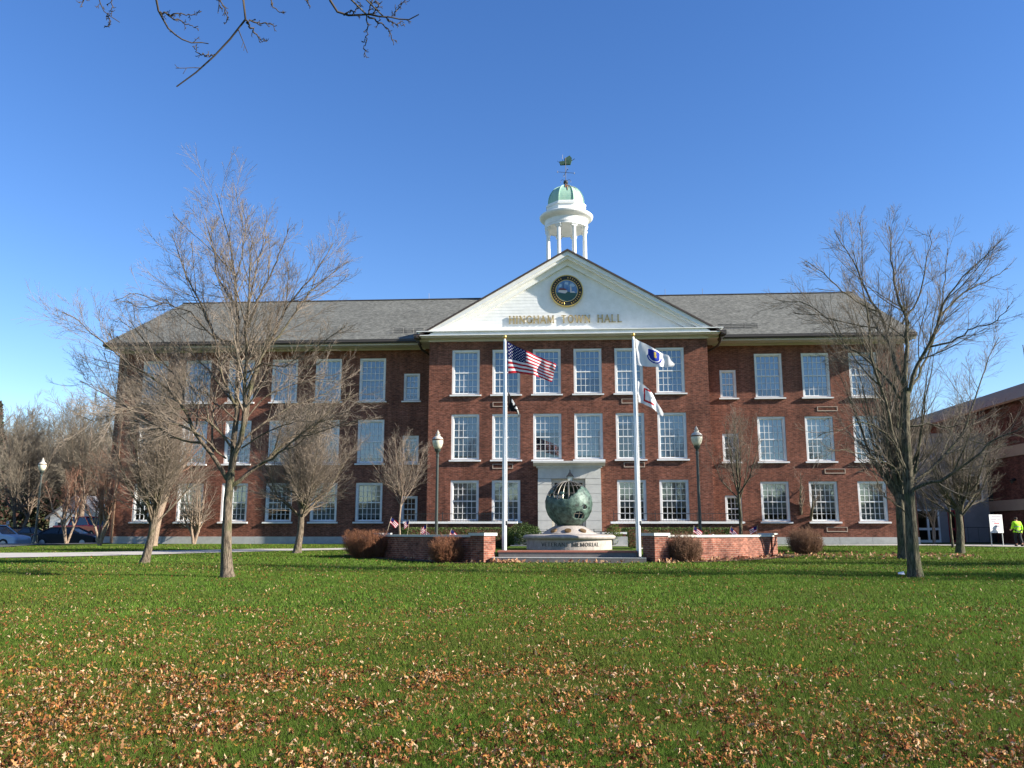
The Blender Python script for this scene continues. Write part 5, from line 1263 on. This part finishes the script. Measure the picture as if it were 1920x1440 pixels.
# a tree just outside the right edge, whose shade crosses the near grass
T1 = vase_tree('shade_tree', 'bare tree standing outside the right edge, shading the near grass', (15.5, -48.4), 8.5, 3.0, 2.4, .24, 51, nl=16, dens=.7, bm=BARKG, twig=TWIGD, tw=.006)
T2 = copy_mesh_tree(T1, 21.5, -27.4, 1.05, 2.0, 'bare tree outside the right edge on the middle lawn')
T3 = copy_mesh_tree(T1, 27, -22.0, 1.15, 4.0, 'bare tree outside the right edge near the walkway')

# ------------------------------------------------------------------ brown barberry shrubs
SHR = mat('russet_stem', (0.19, 0.075, 0.04), 0.85, var=(0.28, 0.125, 0.06), vscale=4)
SHB = mat('brown_stem', (0.13, 0.07, 0.042), 0.85, var=(0.2, 0.11, 0.065), vscale=4)
def shrub(c, rx, ry, H, n_, seed, label, m, flat=.7):
    rng = np.random.default_rng(seed); z0 = float(gz(*c)); t = thing('barberry_shrub', (c[0], c[1], z0), label, 'shrub')
    a = rng.uniform(0, 6.28, n_); q = np.sqrt(rng.random(n_)); e = np.stack([c[0]+rx*q*np.cos(a), c[1]+ry*q*np.sin(a), z0+H*(1-(1-flat)*q**3)*rng.uniform(.62, 1.1, n_)], 1)
    s_ = np.stack([c[0]+rx*.5*q*np.cos(a), c[1]+ry*.5*q*np.sin(a), np.full(n_, z0-.03)], 1)
    tt = np.linspace(0, 1, 6)[None, :, None]; P = s_[:, None]*(1-tt)+e[:, None]*tt; P[..., :2] += (e-s_)[:, None, :2]*.35*np.sin(tt*math.pi); P += rng.normal(size=P.shape)*.012
    R0 = np.linspace(.006, .003, 6)[None]*np.ones((n_, 1))
    P2, R2 = spawn(rng, P, R0, 9, .2, 1, .28, 45, .1, 3, .7, .2, .05, .3); R2 = np.maximum(R2, .0026)
    P3, R3 = spawn(rng, P2, R2, 3, .2, 1, .5, 45, .1, 2, .9, .2, .03, .1); R3 = np.maximum(R3, .0022)
    k = n_//4; V, F_ = cat([tube_batch(P[:k], R0[:k], 4)]); mesh_obj('stem', V, F_, SHB, t)
    V, F_ = cat([tube_batch(P[k:], R0[k:], 3), tube_batch(P2, R2, 3), tube_batch(P3, R3, 3)]); mesh_obj('twigs', V, F_, m, t); return t
shrub((-7.75, -15.75), .95, .75, .98, 520, 1, 'wide flat-topped russet shrub at the left end of the memorial', SHR, .95)
shrub((-4.15, -19.0), .62, .5, .9, 330, 2, 'russet shrub in the shade before the left memorial wall', SHR)
shrub((4.15, -19.1), .62, .5, .92, 330, 3, 'brown bare shrub before the sunlit right memorial wall', SHB)
shrub((10.0, -12.8), .72, .62, 1.05, 400, 4, 'rounded brown shrub beyond the right end of the memorial', SHB)

# ------------------------------------------------------------------ notice board and person
BOARD = mat('board_white', (.55, .55, .55), .6)
sa, sb = onG(1857, 1026), onG(1884, 1024); t = thing('notice_board', tuple((sa+sb)/2), 'white notice board on two thin metal legs beside the walkway', 'sign')
ctr_ = (sa+sb)/2; uxs = (sb-sa); uxs[2] = 0; uxs = np.array([1.0, .4, 0]); uxs /= np.linalg.norm(uxs)
gd = np.linalg.norm(ctr_[:2]-CAM[:2]); px_m = FPX/gd
hw = 13.5/px_m; zc = onY(1866, 982, ctr_[1])[2]; hh = 14.5/px_m
mb = MB()
for s in (-1, 1): mb.tube([ctr_+uxs*hw*.88*s-[0, 0, .2], ctr_+uxs*hw*.88*s+[0, 0, zc-ctr_[2]+hh]], .025, 6)
mb.build('leg', mat('galvanised', (.45, .45, .45), .4, .5, metal=.6), t)
nn = np.array([uxs[1], -uxs[0], 0])
def bp_(u, v, d): return tuple(np.array([ctr_[0], ctr_[1], zc])+uxs*u+np.array([0, 0, v])+nn*d)
mb = MB(); mb.add([bp_(-hw, -hh, .03), bp_(hw, -hh, .03), bp_(hw, hh, .03), bp_(-hw, hh, .03), bp_(-hw, -hh, .055), bp_(hw, -hh, .055), bp_(hw, hh, .055), bp_(-hw, hh, .055)],
     [(0, 3, 2, 1), (4, 5, 6, 7), (0, 1, 5, 4), (1, 2, 6, 5), (2, 3, 7, 6), (3, 0, 4, 7)]); mb.build('panel', BOARD, t)
mb = MB(); rr = random.Random(3)
for k, (v, a, c, h) in enumerate(((.78, -.65, .7, .09), (.48, -.8, .1, .1), (.48, .2, .65, .09), (.24, -.7, -.1, .08), (.04, -.35, .45, .15), (-.26, -.3, .4, .14), (-.58, -.35, .35, .1))):
    u = a
    while u < c:
        w_ = rr.uniform(.04, .09); mb.cur = 1 if k in (4,) else 0
        mb.add([bp_(u*hw, (v-h*.5)*hh, .058), bp_((u+w_)*hw, (v-h*.5)*hh, .058), bp_((u+w_)*hw, (v+h*.6)*hh, .058), bp_(u*hw, (v+h*.6)*hh, .058)], [(0, 1, 2, 3)]); u += w_+.035
mb.build('lettering', [mat('faded_ink', (.2, .16, .22), .7), mat('red_ink', (.5, .06, .08), .7)], t)

pb = onG(1911, 1025.5); pxp, pyp = pb[0], pb[1]; pz = float(gz(pxp, pyp))+.045
PH = 1.70
t = thing('person', (pxp, pyp, pz), 'person in a bright yellow-green safety jacket and dark trousers walking away', 'person')
def skin(name, verts, edges, rad, m, parent, sub=2, root=0):
    me = bpy.data.meshes.new(name); me.from_pydata(verts, edges, []); me.materials.append(m)
    o = bpy.data.objects.new(name, me); COL.objects.link(o); o.parent = parent
    md = o.modifiers.new('skin', 'SKIN'); md.use_smooth_shade = True
    for i, r in enumerate(rad): v = me.skin_vertices[0].data[i]; v.radius = r if isinstance(r, tuple) else (r, r); v.use_root = (i == root)
    sb_ = o.modifiers.new('sub', 'SUBSURF'); sb_.levels = sub; sb_.render_levels = sub; WL[o.name] = wl(parent); return o
SKIN = mat('skin', (0.45, 0.25, 0.17), .6); HIV = mat('safety_yellow', (0.42, 0.85, 0.02), .6, .2, var=(.36, .75, .02), vscale=9); DKC = mat('dark_trousers', (.015, .016, .02), .8); GREYT = mat('reflective_band', (.3, .32, .3), .4)
# body (walking away, +y is ahead)
bv = [(0,0,.93),(0,.01,1.12),(0,.02,1.3),(0,.03,1.43),(0,.05,1.5),(0,.07,1.58),(0,.07,1.66),
      (-.09,0,.9),(-.1,.12,.5),(-.1,.05,.09),(-.1,.17,.03),(.09,0,.9),(.1,-.03,.5),(.1,-.2,.13),(.1,-.1,.03),
      (-.17,.02,1.4),(-.25,.03,1.15),(-.24,.2,1.0),(-.23,.27,.98),(.17,.02,1.4),(.26,-.02,1.13),(.29,.02,.88),(.29,.04,.8)]
be = [(0,1),(1,2),(2,3),(3,4),(4,5),(5,6),(0,7),(7,8),(8,9),(9,10),(0,11),(11,12),(12,13),(13,14),(3,15),(15,16),(16,17),(17,18),(3,19),(19,20),(20,21),(21,22)]
br_ = [.13,.13,.15,.1,.055,.085,.07,.09,.065,.045,.04,.09,.065,.045,.04,.06,.045,.035,.03,.06,.045,.035,.03]
def fingers(base, d, side, vs, es, rs, root):
    d = np.array(d); d /= np.linalg.norm(d); s_ = np.array(side); k0 = len(vs)
    for k, (o_, L_) in enumerate(((-.03, .065), (-.01, .075), (.01, .07), (.03, .055))):
        a = np.array(base)+s_*o_; b_ = a+d*L_*.55; c_ = b_+d*L_*.4+np.array([0, .02, .005])
        i = len(vs); vs += [tuple(a), tuple(b_), tuple(c_)]; es += [(root, i), (i, i+1), (i+1, i+2)]; rs += [.011, .0095, .008]
    a = np.array(base)-d*.03+s_*-.035; i = len(vs); vs += [tuple(a), tuple(a+d*.045-s_*.02)]; es += [(root, i), (i, i+1)]; rs += [.011, .009]
fingers((.29, .05, .755), (0, .1, -1), (0, 1, 0), bv, be, br_, 22); fingers((-.23, .31, .97), (0, 1, .1), (0, 0, 1), bv, be, br_, 18)
skin('body', bv, be, br_, SKIN, t)
tv = [(0,0,.98),(-.09,0,.9),(-.1,.13,.5),(-.1,.05,.12),(.09,0,.9),(.1,-.03,.5),(.1,-.19,.16)]
skin('trousers', tv, [(0,1),(1,2),(2,3),(0,4),(4,5),(5,6)], [.16,.125,.09,.075,.125,.09,.075], DKC, t)
jv = [(0,0,.84),(0,.0,1.0),(0,.01,1.2),(0,.02,1.36),(0,.04,1.46),(-.19,.02,1.39),(-.26,.03,1.15),(-.24,.19,1.02),(.19,.02,1.39),(.275,-.02,1.13),(.3,.02,.91)]
skin('jacket', jv, [(0,1),(1,2),(2,3),(3,4),(3,5),(5,6),(6,7),(3,8),(8,9),(9,10)], [(.22,.15),(.215,.15),(.22,.155),(.2,.14),(.085,.085),(.1,.1),(.075,.075),(.06,.06),(.1,.1),(.075,.075),(.06,.06)], HIV, t, root=1)
mb = MB(); mb.lathe((0, .005, 1.16), [(.218, -.025), (.22, .025)], 24, sx=1, sy=.72); o = mesh_obj('band', mb.v, mb.f, GREYT, t, local=True)
mb = MB(); mb.lathe((0, .07, 1.63), [(.02, .1), (.07, .085), (.1, .04), (.105, -.02), (.09, -.05)][::-1], 16, sx=.92, sy=1.08); mesh_obj('hair', mb.v, mb.f, mat('dark_hair', (.03, .02, .015), .7), t, smooth=True, local=True)
mb = MB()
for x_, y_ in ((-.1, .12), (.1, -.15)): mb.lathe((x_, y_, 0), [(.03, -.04), (.06, -.035), (.062, 0.0), (.05, .05), (.03, .09)], 12, sy=2.2)
mesh_obj('shoe', mb.v, mb.f, DKC, t, local=True)
hp = onY(1906, 969.5, pyp)[2]; sc_ = (hp-pz)/1.73; t.scale = (sc_, sc_, sc_); t.rotation_euler.z = R_(8)

# ------------------------------------------------------------------ parked cars
CARG = mat('car_glass', (.02, .025, .03), .08, .6); TYRE = mat('tyre', (.02, .02, .02), .85); RIM = mat('wheel_rim', (.35, .35, .36), .35, .5, metal=.7)
LAMP = mat('headlight', (.7, .7, .7), .15, .5); TAIL = mat('tail_light', (.4, .01, .01), .3)
def car(label, x, y, rz, paint, kind='sedan', name='parked_car', zoff=0):
    z0 = float(gz(x, y))+.02+zoff; t = thing(name, (x, y, z0), label, 'pickup truck' if kind == 'pickup' else 'car', None, rz)
    L = {'sedan': 4.7, 'suv': 4.6, 'pickup': 5.6}[kind]; W = 1.82
    body = {'sedan': [(-2.35,.35),(-2.38,.62),(-2.3,.86),(-1.7,.97),(-1.15,1.0),(.9,1.0),(1.5,.93),(2.1,.82),(2.33,.66),(2.36,.4),(2.3,.25),(-2.3,.25)],
            'suv': [(-2.3,.4),(-2.32,.8),(-2.25,1.05),(1.0,1.07),(1.7,1.0),(2.15,.9),(2.3,.7),(2.3,.38),(2.2,.3),(-2.2,.3)],
            'pickup': [(-2.8,.5),(-2.82,1.12),(-.9,1.14),(1.3,1.16),(2.3,1.1),(2.7,1.0),(2.78,.7),(2.75,.45),(2.6,.38),(-2.6,.4)]}[kind]
    cab = {'sedan': ((-1.75,.97),(-1.0,1.42),(.25,1.44),(1.15,.99)), 'suv': ((-2.2,1.04),(-1.95,1.66),(.35,1.7),(1.15,1.06)), 'pickup': ((-.95,1.14),(-.8,1.78),(.75,1.8),(1.5,1.15))}[kind]
    mb = MB(); n_ = len(body); prof = [(-W/2+.02, .93), (-W/2, 1), (W/2, 1), (W/2-.02, .93)]
    vs = []
    for yy, k in ((-W/2, .96), (-W/2+.1, 1.0), (W/2-.1, 1.0), (W/2, .96)):
        vs += [(px_*k, yy, .25+(pz_-.25)*(.97 if abs(yy) > W/2-.05 else 1)) for px_, pz_ in body]
    fs = [tuple(range(n_)), tuple(range(3*n_, 4*n_))[::-1]]
    for j in range(3):
        for i in range(n_): fs.append((j*n_+i, (j+1)*n_+i, (j+1)*n_+(i+1) % n_, j*n_+(i+1) % n_))
    mb.add(vs, fs)
    c = cab; rf = MB()
    w1, w2 = W/2-.08, W/2-.25
    rf.add([(c[1][0]-.05, -w2, c[1][1]), (c[2][0]+.05, -w2, c[2][1]), (c[2][0]+.05, w2, c[2][1]), (c[1][0]-.05, w2, c[1][1]), (c[1][0], -w2-.03, c[1][1]-.05), (c[2][0]+.08, -w2-.03, c[2][1]-.05), (c[2][0]+.08, w2+.03, c[2][1]-.05), (c[1][0], w2+.03, c[1][1]-.05)],
           [(0, 1, 2, 3), (7, 6, 5, 4), (0, 4, 5, 1), (1, 5, 6, 2), (2, 6, 7, 3), (3, 7, 4, 0)])
    bd = mb.build('body', paint, t, smooth=False, local=True)
    bv_ = bd.modifiers.new('bevel', 'BEVEL'); bv_.width = .05; bv_.segments = 2; bv_.limit_method = 'ANGLE'
    for s in (-1, 1):
        for xa, xb in ((c[0], c[1]), (c[3], c[2])): rf.tube([(xa[0], s*w1, xa[1]), (xb[0], s*w2, xb[1]-.02)], .04, 5)
        xm = (c[1][0]+c[2][0])/2; rf.tube([(xm, s*w1, 1.0), (xm, s*w2, c[1][1]-.02)], .035, 5)
    rf.build('roof', paint, t, local=True)
    gl = MB(); gl.add([(c[0][0]+.02, -w1+.01, c[0][1]-.02), (c[3][0]-.02, -w1+.01, c[3][1]-.02), (c[3][0]-.02, w1-.01, c[3][1]-.02), (c[0][0]+.02, w1-.01, c[0][1]-.02), (c[1][0]+.03, -w2+.01, c[1][1]-.045), (c[2][0], -w2+.01, c[2][1]-.045), (c[2][0], w2-.01, c[2][1]-.045), (c[1][0]+.03, w2-.01, c[1][1]-.045)],
           [(0, 1, 5, 4), (1, 2, 6, 5), (2, 3, 7, 6), (3, 0, 4, 7)]); gl.build('windows', CARG, t, local=True)
    xw = L/2-.9; rw = .33 if kind == 'sedan' else .38
    for sx in (-1, 1):
        for sy in (-1, 1):
            wm = MB(); n2 = 20
            def ring(r, y_): return [(sx*xw+r*math.cos(a), y_, rw+r*math.sin(a)) for a in np.linspace(0, 2*math.pi, n2+1)[:-1]]
            y0, y1 = sy*(W/2-.2), sy*(W/2+.015); rg = [ring(rw*.62, y1), ring(rw*.97, y1), ring(rw, y1-sy*.03), ring(rw, y0), ring(rw*.6, y0)]
            vs = [p for q in rg for p in q]; fs = [(j*n2+i, j*n2+(i+1) % n2, (j+1)*n2+(i+1) % n2, (j+1)*n2+i) for j in range(4) for i in range(n2)]
            wm.add(vs, fs); wo = wm.build('wheel', TYRE, t, local=True)
            rm_ = MB(); rm_.add(ring(rw*.63, y1-sy*.01)+[(sx*xw, y1, rw)], [(i, (i+1) % n2, n2) for i in range(n2)]); rm_.build('rim', RIM, wo, local=True)
    xe = body[-3][0]
    for sy in (-1, 1):
        hm = MB(); hm.box(L/2-.35, L/2-.02, sy*(W/2-.42)-.14, sy*(W/2-.42)+.14, .62, .78); hm.build('headlight', LAMP, t, local=True)
        hm = MB(); hm.box(-L/2-.02, -L/2+.1, sy*(W/2-.3)-.12, sy*(W/2-.3)+.12, .72, .9); hm.build('tail_light', TAIL, t, local=True)
    return t
def paint(name, c): m = mat(name, c, .42, .22); m.node_tree.nodes['Principled BSDF'].inputs['Coat Weight'].default_value = .25; return m
def cx_(px, yy): return onY(px, 1010, yy)[0]
car('long black car parked behind the small pale tree', cx_(122, 10), 10.5, R_(2), paint('black_paint', (.012, .014, .018)))
car('pale blue hatchback cut off by the left picture edge', cx_(-12, 8.5), 8.5, R_(-2), paint('pale_blue_paint', (.48, .58, .66)), 'suv', zoff=-.1)
car('dark saloon parked behind the far lamp post', cx_(48, 17), 17, R_(80), paint('charcoal_paint', (.03, .035, .04)))
car('dark saloon parked beyond the pale blue hatchback', cx_(18, 18), 18, R_(84), paint('navy_paint', (.02, .025, .04)))
car('bright red pickup truck parked behind the black car', cx_(163, 14.5), 14.2, R_(-24), paint('red_paint', (.8, .02, .03)), 'pickup', 'pickup_truck', zoff=.42)
# white house beyond
hx, hy = float(onY(140, 980, 33)[0]), 33.0; hz = float(gz(hx, hy)); t = thing('white_house', (hx, hy, hz), 'small white gabled house glimpsed beyond the red pickup', 'house')
SID = mat('white_siding', (.72, .74, .72), .7); mb = MB()
mb.box(hx-2.6, hx+2.6, hy, hy+8, hz-.2, hz+2.7); mb.prism([(hx-2.6, hz+2.7), (hx+2.6, hz+2.7), (hx, hz+4.6)], 'y', hy, hy+8); mb.build('wall', SID, t)
mb = MB()
for s in (-1, 1): mb.add([(hx+s*3.0, hy-.3, hz+2.45), (hx, hy-.3, hz+4.75), (hx, hy+8.3, hz+4.75), (hx+s*3.0, hy+8.3, hz+2.45), (hx+s*3.0, hy-.3, hz+2.3), (hx, hy-.3, hz+4.6), (hx, hy+8.3, hz+4.6), (hx+s*3.0, hy+8.3, hz+2.3)],
     [(0, 1, 2, 3), (7, 6, 5, 4), (0, 4, 5, 1), (3, 2, 6, 7), (0, 3, 7, 4)])
mb.build('roof', mat('grey_roof', (.16, .16, .17), .9), t)
for k in (-1.4, 1.2):
    mb = MB(); mb.box(hx+k-.4, hx+k+.4, hy-.05, hy-.003, hz+.9, hz+2.1); f_ = mb.build('window', WHITE, t); mb = MB(); mb.box(hx+k-.3, hx+k+.3, hy-.07, hy-.052, hz+1, hz+2); mb.build('pane', CARG, f_)
# unseen tree belt across the street, added to darken what the windows mirror
rng = np.random.default_rng(15); n_ = 40000; x = rng.uniform(-150, 150, n_); h = 5+7*vnoise(np.stack([x*.09, x*0], 1), 6); P = np.stack([x, rng.uniform(-122, -108, n_), gz(x, -110)+rng.random(n_)*h], 1)
o = leaf_cards(rng, P, 1.3, [(0.05, 0.05, 0.03), (0.035, 0.05, 0.02), (0.09, 0.07, 0.045)], LEAFM, 'unseen_treeline'); tag(o, 'unseen brown and green belt of trees added across the street for the window reflections', 'trees', kind='stuff')
# small square street sign on a post at the far left
sx_, sy_, _ = onG(11, 1019); t = thing('street_sign', (sx_, sy_, float(gz(sx_, sy_))), 'small blue-grey square sign on a post at the left edge', 'sign')
zt = onY(11, 980, sy_)[2]; mb = MB(); mb.tube([(sx_, sy_, .7), (sx_, sy_, zt+.2)], .03, 6); mb.build('post', IRON, t)
mb = MB(); mb.box(sx_-.14, sx_+.14, sy_-.06, sy_-.035, zt-.16, zt+.16); mb.build('panel', mat('sign_blue_grey', (.16, .22, .32), .5), t)

# ------------------------------------------------------------------ grass and fallen leaves
rng = np.random.default_rng(99)
def wedge(n_, d0, d1):
    """points on the lawn between two distances, even per square metre, a few metres wider than the view on both sides"""
    n2 = int(n_*(.68*(d1*d1-d0*d0)+5.0*(d1-d0))/(.66*(d1*d1-d0*d0)))
    d = rng.uniform(d0, d1, n2*3); wd = .68*d+2.5; d = d[rng.random(len(d)) < wd/wd.max()][:n2]
    x = rng.uniform(-1, 1, len(d))*(.68*d+2.5); y = d
    c, s_ = math.cos(-YAW), math.sin(-YAW)
    return x*c-y*s_, -CD+x*s_+y*c
def on_lawn(x, y):
    ok = (y < -1.5)
    ok &= ~((y > -6.2) & (x > -9) & (x < 9.6))
    for P, s in ((PL, -1), (PR, 1)):
        xs_ = np.array([p[0] for p in P])[::s]; ys_ = np.array([p[1] for p in P])[::s]
        ok &= ~((x > xs_.min()) & (x < xs_.max()) & (y > np.interp(x, xs_, ys_)-.9))
    ok &= ~((np.abs(x-.1) < 3.1) & (y > -19.6))
    # path at the left
    a1 = np.interp(x, *np.array(sorted([(-40, -6.5), g2(0, 1037.8), g2(260, 1034.8), g2(480, 1030), g2(650, 1028.4), (-6, -6.1)])).T)
    a0 = np.interp(x, *np.array(sorted([(-40, -10), g2(0, 1047), g2(260, 1041.5), g2(480, 1035), g2(650, 1031.8), (-6, -7.3)])).T)
    ok &= ~((x < -6) & (y < a1+.05) & (y > a0-.05))
    b1 = np.interp(x, [3.6, 9, 14, 20, 25], [-6.1, -3.2, -1.4, .1, .5]); b0_ = np.interp(x, [3.6, 9, 14, 20, 25], [-7.3, -4.2, -2.3, -1.7, -4.6]); ok &= ~((x > 3.6) & (y < b1) & (y > b0_))
    ok &= ~((x > 20.9) & (y > np.interp(x, [20.9, 23.8, 24.6, 24.8], [-3, -4.4, -9, -20])))
    ok &= ~((x < -24) & (y > -4.5))
    return ok
V_, F3, C3 = [], [], []
base_i = 0
for n_, d0, d1, hgt, wd_ in ((330000, 4.6, 8.5, .045, .0032), (260000, 8.5, 14, .045, .0055), (230000, 14, 25, .045, .010), (170000, 25, 49, .05, .019)):
    x, y = wedge(n_, d0, d1); k = on_lawn(x, y); x, y = x[k], y[k]; m_ = len(x)
    cl = vnoise(np.stack([x*1.7, y*1.7], 1), 2); big = vnoise(np.stack([x*.28+30, y*.28], 1), 8)
    h = hgt*(.55+.8*cl)*rng.uniform(.5, 1.4, m_); a = rng.uniform(0, 2*math.pi, m_); z = gz(x, y)
    le = rng.normal(size=(m_, 2))*.55*h[:, None]; w_ = wd_*rng.uniform(.7, 1.3, m_)
    b = np.stack([x, y, z-.004], 1); sd_ = np.stack([np.cos(a)*w_, np.sin(a)*w_, 0*w_], 1); tp = np.stack([x+le[:, 0], y+le[:, 1], z+h], 1)
    V_.append(np.stack([b-sd_, b+sd_, tp], 1).reshape(-1, 3)); F3.append(base_i+np.arange(m_*3).reshape(-1, 3)); base_i += m_*3
    col = np.array([0.09, 0.158, 0.022])*(1+.35*(cl-.5))[:, None]*rng.uniform(.55, 1.5, (m_, 1)); col = col*(1-.0*big[:, None])
    dry = rng.random(m_) < .09+.1*(big > .62); col[dry] = np.array([.17, .15, .055])*rng.uniform(.6, 1.2, (dry.sum(), 1))
    ye = (big*1.2-.35)[:, None].clip(0, 1); col = col*(1-ye*.7)+np.array([.098, .135, .02])*ye*.7; pa = np.clip((vnoise(np.stack([x*.5+70, y*.5], 1), 31)-.62)*3.2, 0, 1)[:, None]; col = col*(1-pa*.3)+np.array([.12, .115, .03])*pa*.3
    C3.append(np.repeat(col, 3, 0))
GR = attr_mat('grass_blade', 'tone', 0.6, 0.06, 0.35)
o = mesh_obj('grass', np.concatenate(V_), np.concatenate(F3), GR); set_col(o, np.concatenate(C3)); tag(o, 'short green lawn grass with scattered dry blades', 'grass', kind='stuff')
# fallen oak leaves: lobed, curled blades
def leaf_shape():
    st = [(0, 0), (.12, .1), (.2, .22), (.12, .3), (.3, .45), (.16, .52), (.34, .68), (.17, .76), (.2, .9), (0, 1.0)]
    return st
def leaves(name, n_list, label):
    VV, FF, CC = [], [], []; b_i = 0
    for n_, d0, d1, sc in n_list:
        x, y = wedge(n_, d0, d1); f1 = vnoise(np.stack([x*.55, y*.55], 1), 21); f2 = vnoise(np.stack([x*2.1+9, y*2.1], 1), 22)
        d = np.hypot(x, y+CD); side = np.clip(-x/(d*.62), -1, 1)
        f3 = vnoise(np.stack([x*4.3+50, y*3.4], 1), 23)
        dens = (.2+1.0*np.clip((f1*.34+f2*.38+f3*.55)-.44+.13*side, 0, 1)*2.1)*np.interp(d, [5, 7, 10, 16, 25, 50], [.92, .68, .46, .32, .26, .22])
        k = on_lawn(x, y) & (rng.random(len(x)) < dens)
        x, y = x[k], y[k]; m_ = len(x)
        L = sc*rng.uniform(.4, 1.5, m_); a = rng.uniform(0, 2*math.pi, m_); pit = rng.normal(0, .6, m_); rol = rng.normal(0, .7, m_); curl = rng.uniform(-3.2, 3.2, m_); cup = rng.uniform(.4, 2.0, m_)*np.sign(rng.normal(size=m_)); z = gz(x, y)+rng.uniform(.0, .04, m_)
        # spine of 4 points, with edge pairs: a strip of lobes
        ts = np.array([0, .18, .3, .46, .58, .74, .84, 1.0]); ws = np.array([.02, .13, .06, .25, .08, .22, .1, .02])
        sp_ = []
        for tt, ww in zip(ts, ws):
            s_ = (tt-.5); bx = s_*np.cos(curl*s_*.8); bz = .5*curl*s_*s_*1.1
            for sg in (-1, 1):
                ly = sg*ww*np.cos(cup*.7)*rng.uniform(.7, 1.2, m_); lz = bz+ww*np.sin(np.abs(cup)*.7)*np.sign(cup)
                sp_.append(np.stack([bx*np.ones(m_), ly, lz], 1)*L[:, None])
        Pm = np.stack(sp_, 1)                       # (m, 16, 3)
        cr, sr = np.cos(rol)[:, None], np.sin(rol)[:, None]; cp, sp2 = np.cos(pit)[:, None], np.sin(pit)[:, None]; ca, sa_ = np.cos(a)[:, None], np.sin(a)[:, None]
        X_, Y_, Z_ = Pm[..., 0], Pm[..., 1], Pm[..., 2]
        Y_, Z_ = Y_*cr-Z_*sr, Y_*sr+Z_*cr; X_, Z_ = X_*cp-Z_*sp2, X_*sp2+Z_*cp; X_, Y_ = X_*ca-Y_*sa_, X_*sa_+Y_*ca
        Z_ = Z_-np.minimum(Z_.min(1, keepdims=True), 0)*.7
        VV.append(np.stack([X_+x[:, None], Y_+y[:, None], Z_+z[:, None]], -1).reshape(-1, 3))
        q = np.array([(2*i, 2*i+2, 2*i+3, 2*i+1) for i in range(7)]); FF.append((b_i+np.arange(m_)[:, None, None]*16+q[None]).reshape(-1, 4)); b_i += m_*16
        pal = np.array([(.36, .18, .075), (.44, .24, .11), (.27, .105, .038), (.16, .048, .02), (.08, .027, .014), (.38, .18, .045), (.6, .41, .25), (.24, .085, .03)])
        CC.append(np.repeat(pal[rng.integers(0, 8, m_)]*rng.uniform(.7, 1.15, (m_, 1)), 16, 0))
    o = mesh_obj(name, np.concatenate(VV), np.concatenate(FF), LFM, smooth=True); set_col(o, np.concatenate(CC)); tag(o, label, 'fallen leaves', kind='stuff'); return len(np.concatenate(FF))//7
LFM = attr_mat('dry_leaf', 'tone', 0.75, 0.08, 0.2)
nleaf = leaves('fallen_leaves', ((64000, 4.8, 9, .054), (72000, 9, 15, .053), (60000, 15, 28, .056), (32000, 28, 48, .058)), 'brown and tan fallen oak leaves strewn over the lawn')
print('leaves', nleaf)
# drift of leaves along the memorial walls
VVs = []
x = np.concatenate([rng.normal(-1.9, .35, 150), rng.uniform(-2.4, 2.6, 60), rng.uniform(3.2, 8.6, 420), rng.uniform(8.3, 16, 420), rng.uniform(-6.5, -3, 60)])
yw = np.concatenate([rng.normal(-19.75, .15, 150), rng.uniform(-19.8, -19.55, 60), np.zeros(420), np.zeros(420), np.zeros(60)])
s1 = slice(210, 630); xs_ = np.array([p[0] for p in PR]); ys_ = np.array([p[1] for p in PR]); yw[s1] = np.interp(x[s1], xs_, ys_)-.25-np.abs(rng.normal(0, .5, 420))
s2 = slice(630, 1050); yw[s2] = rng.normal(-14.0, 1.1, 420); s3 = slice(1050, 1110); xl = np.array([p[0] for p in PL])[::-1]; yl = np.array([p[1] for p in PL])[::-1]; yw[s3] = np.interp(x[s3], xl, yl)-.3-rng.random(60)*.5
n_ = len(x); P = np.stack([x, yw, gz(x, yw)+.05], 1)
o = leaf_cards(rng, P, .12, [(.42, .25, .13), (.5, .33, .2), (.3, .14, .08), (.2, .085, .05)], LFM, 'leaf_drift', up=0.2); tag(o, 'drift of dry leaves gathered along the memorial walls', 'fallen leaves', kind='stuff')
# scrap of white paper near the right tree
p = onG(1691, 1080); mb = MB(); mb.add([(p[0]-.09, p[1], p[2]+.05), (p[0]+.07, p[1]-.03, p[2]+.04), (p[0]+.09, p[1]+.08, p[2]+.12), (p[0]-.06, p[1]+.1, p[2]+.09)], [(0, 1, 2, 3)])
o = mb.build('paper_scrap', WHITE); tag(o, 'scrap of white paper lying left of the leaning right tree', 'litter')
for q in list(bpy.data.objects):
    if q.parent is None and q.type == 'EMPTY' and not q.get('label'): print('nolabel', q.name)
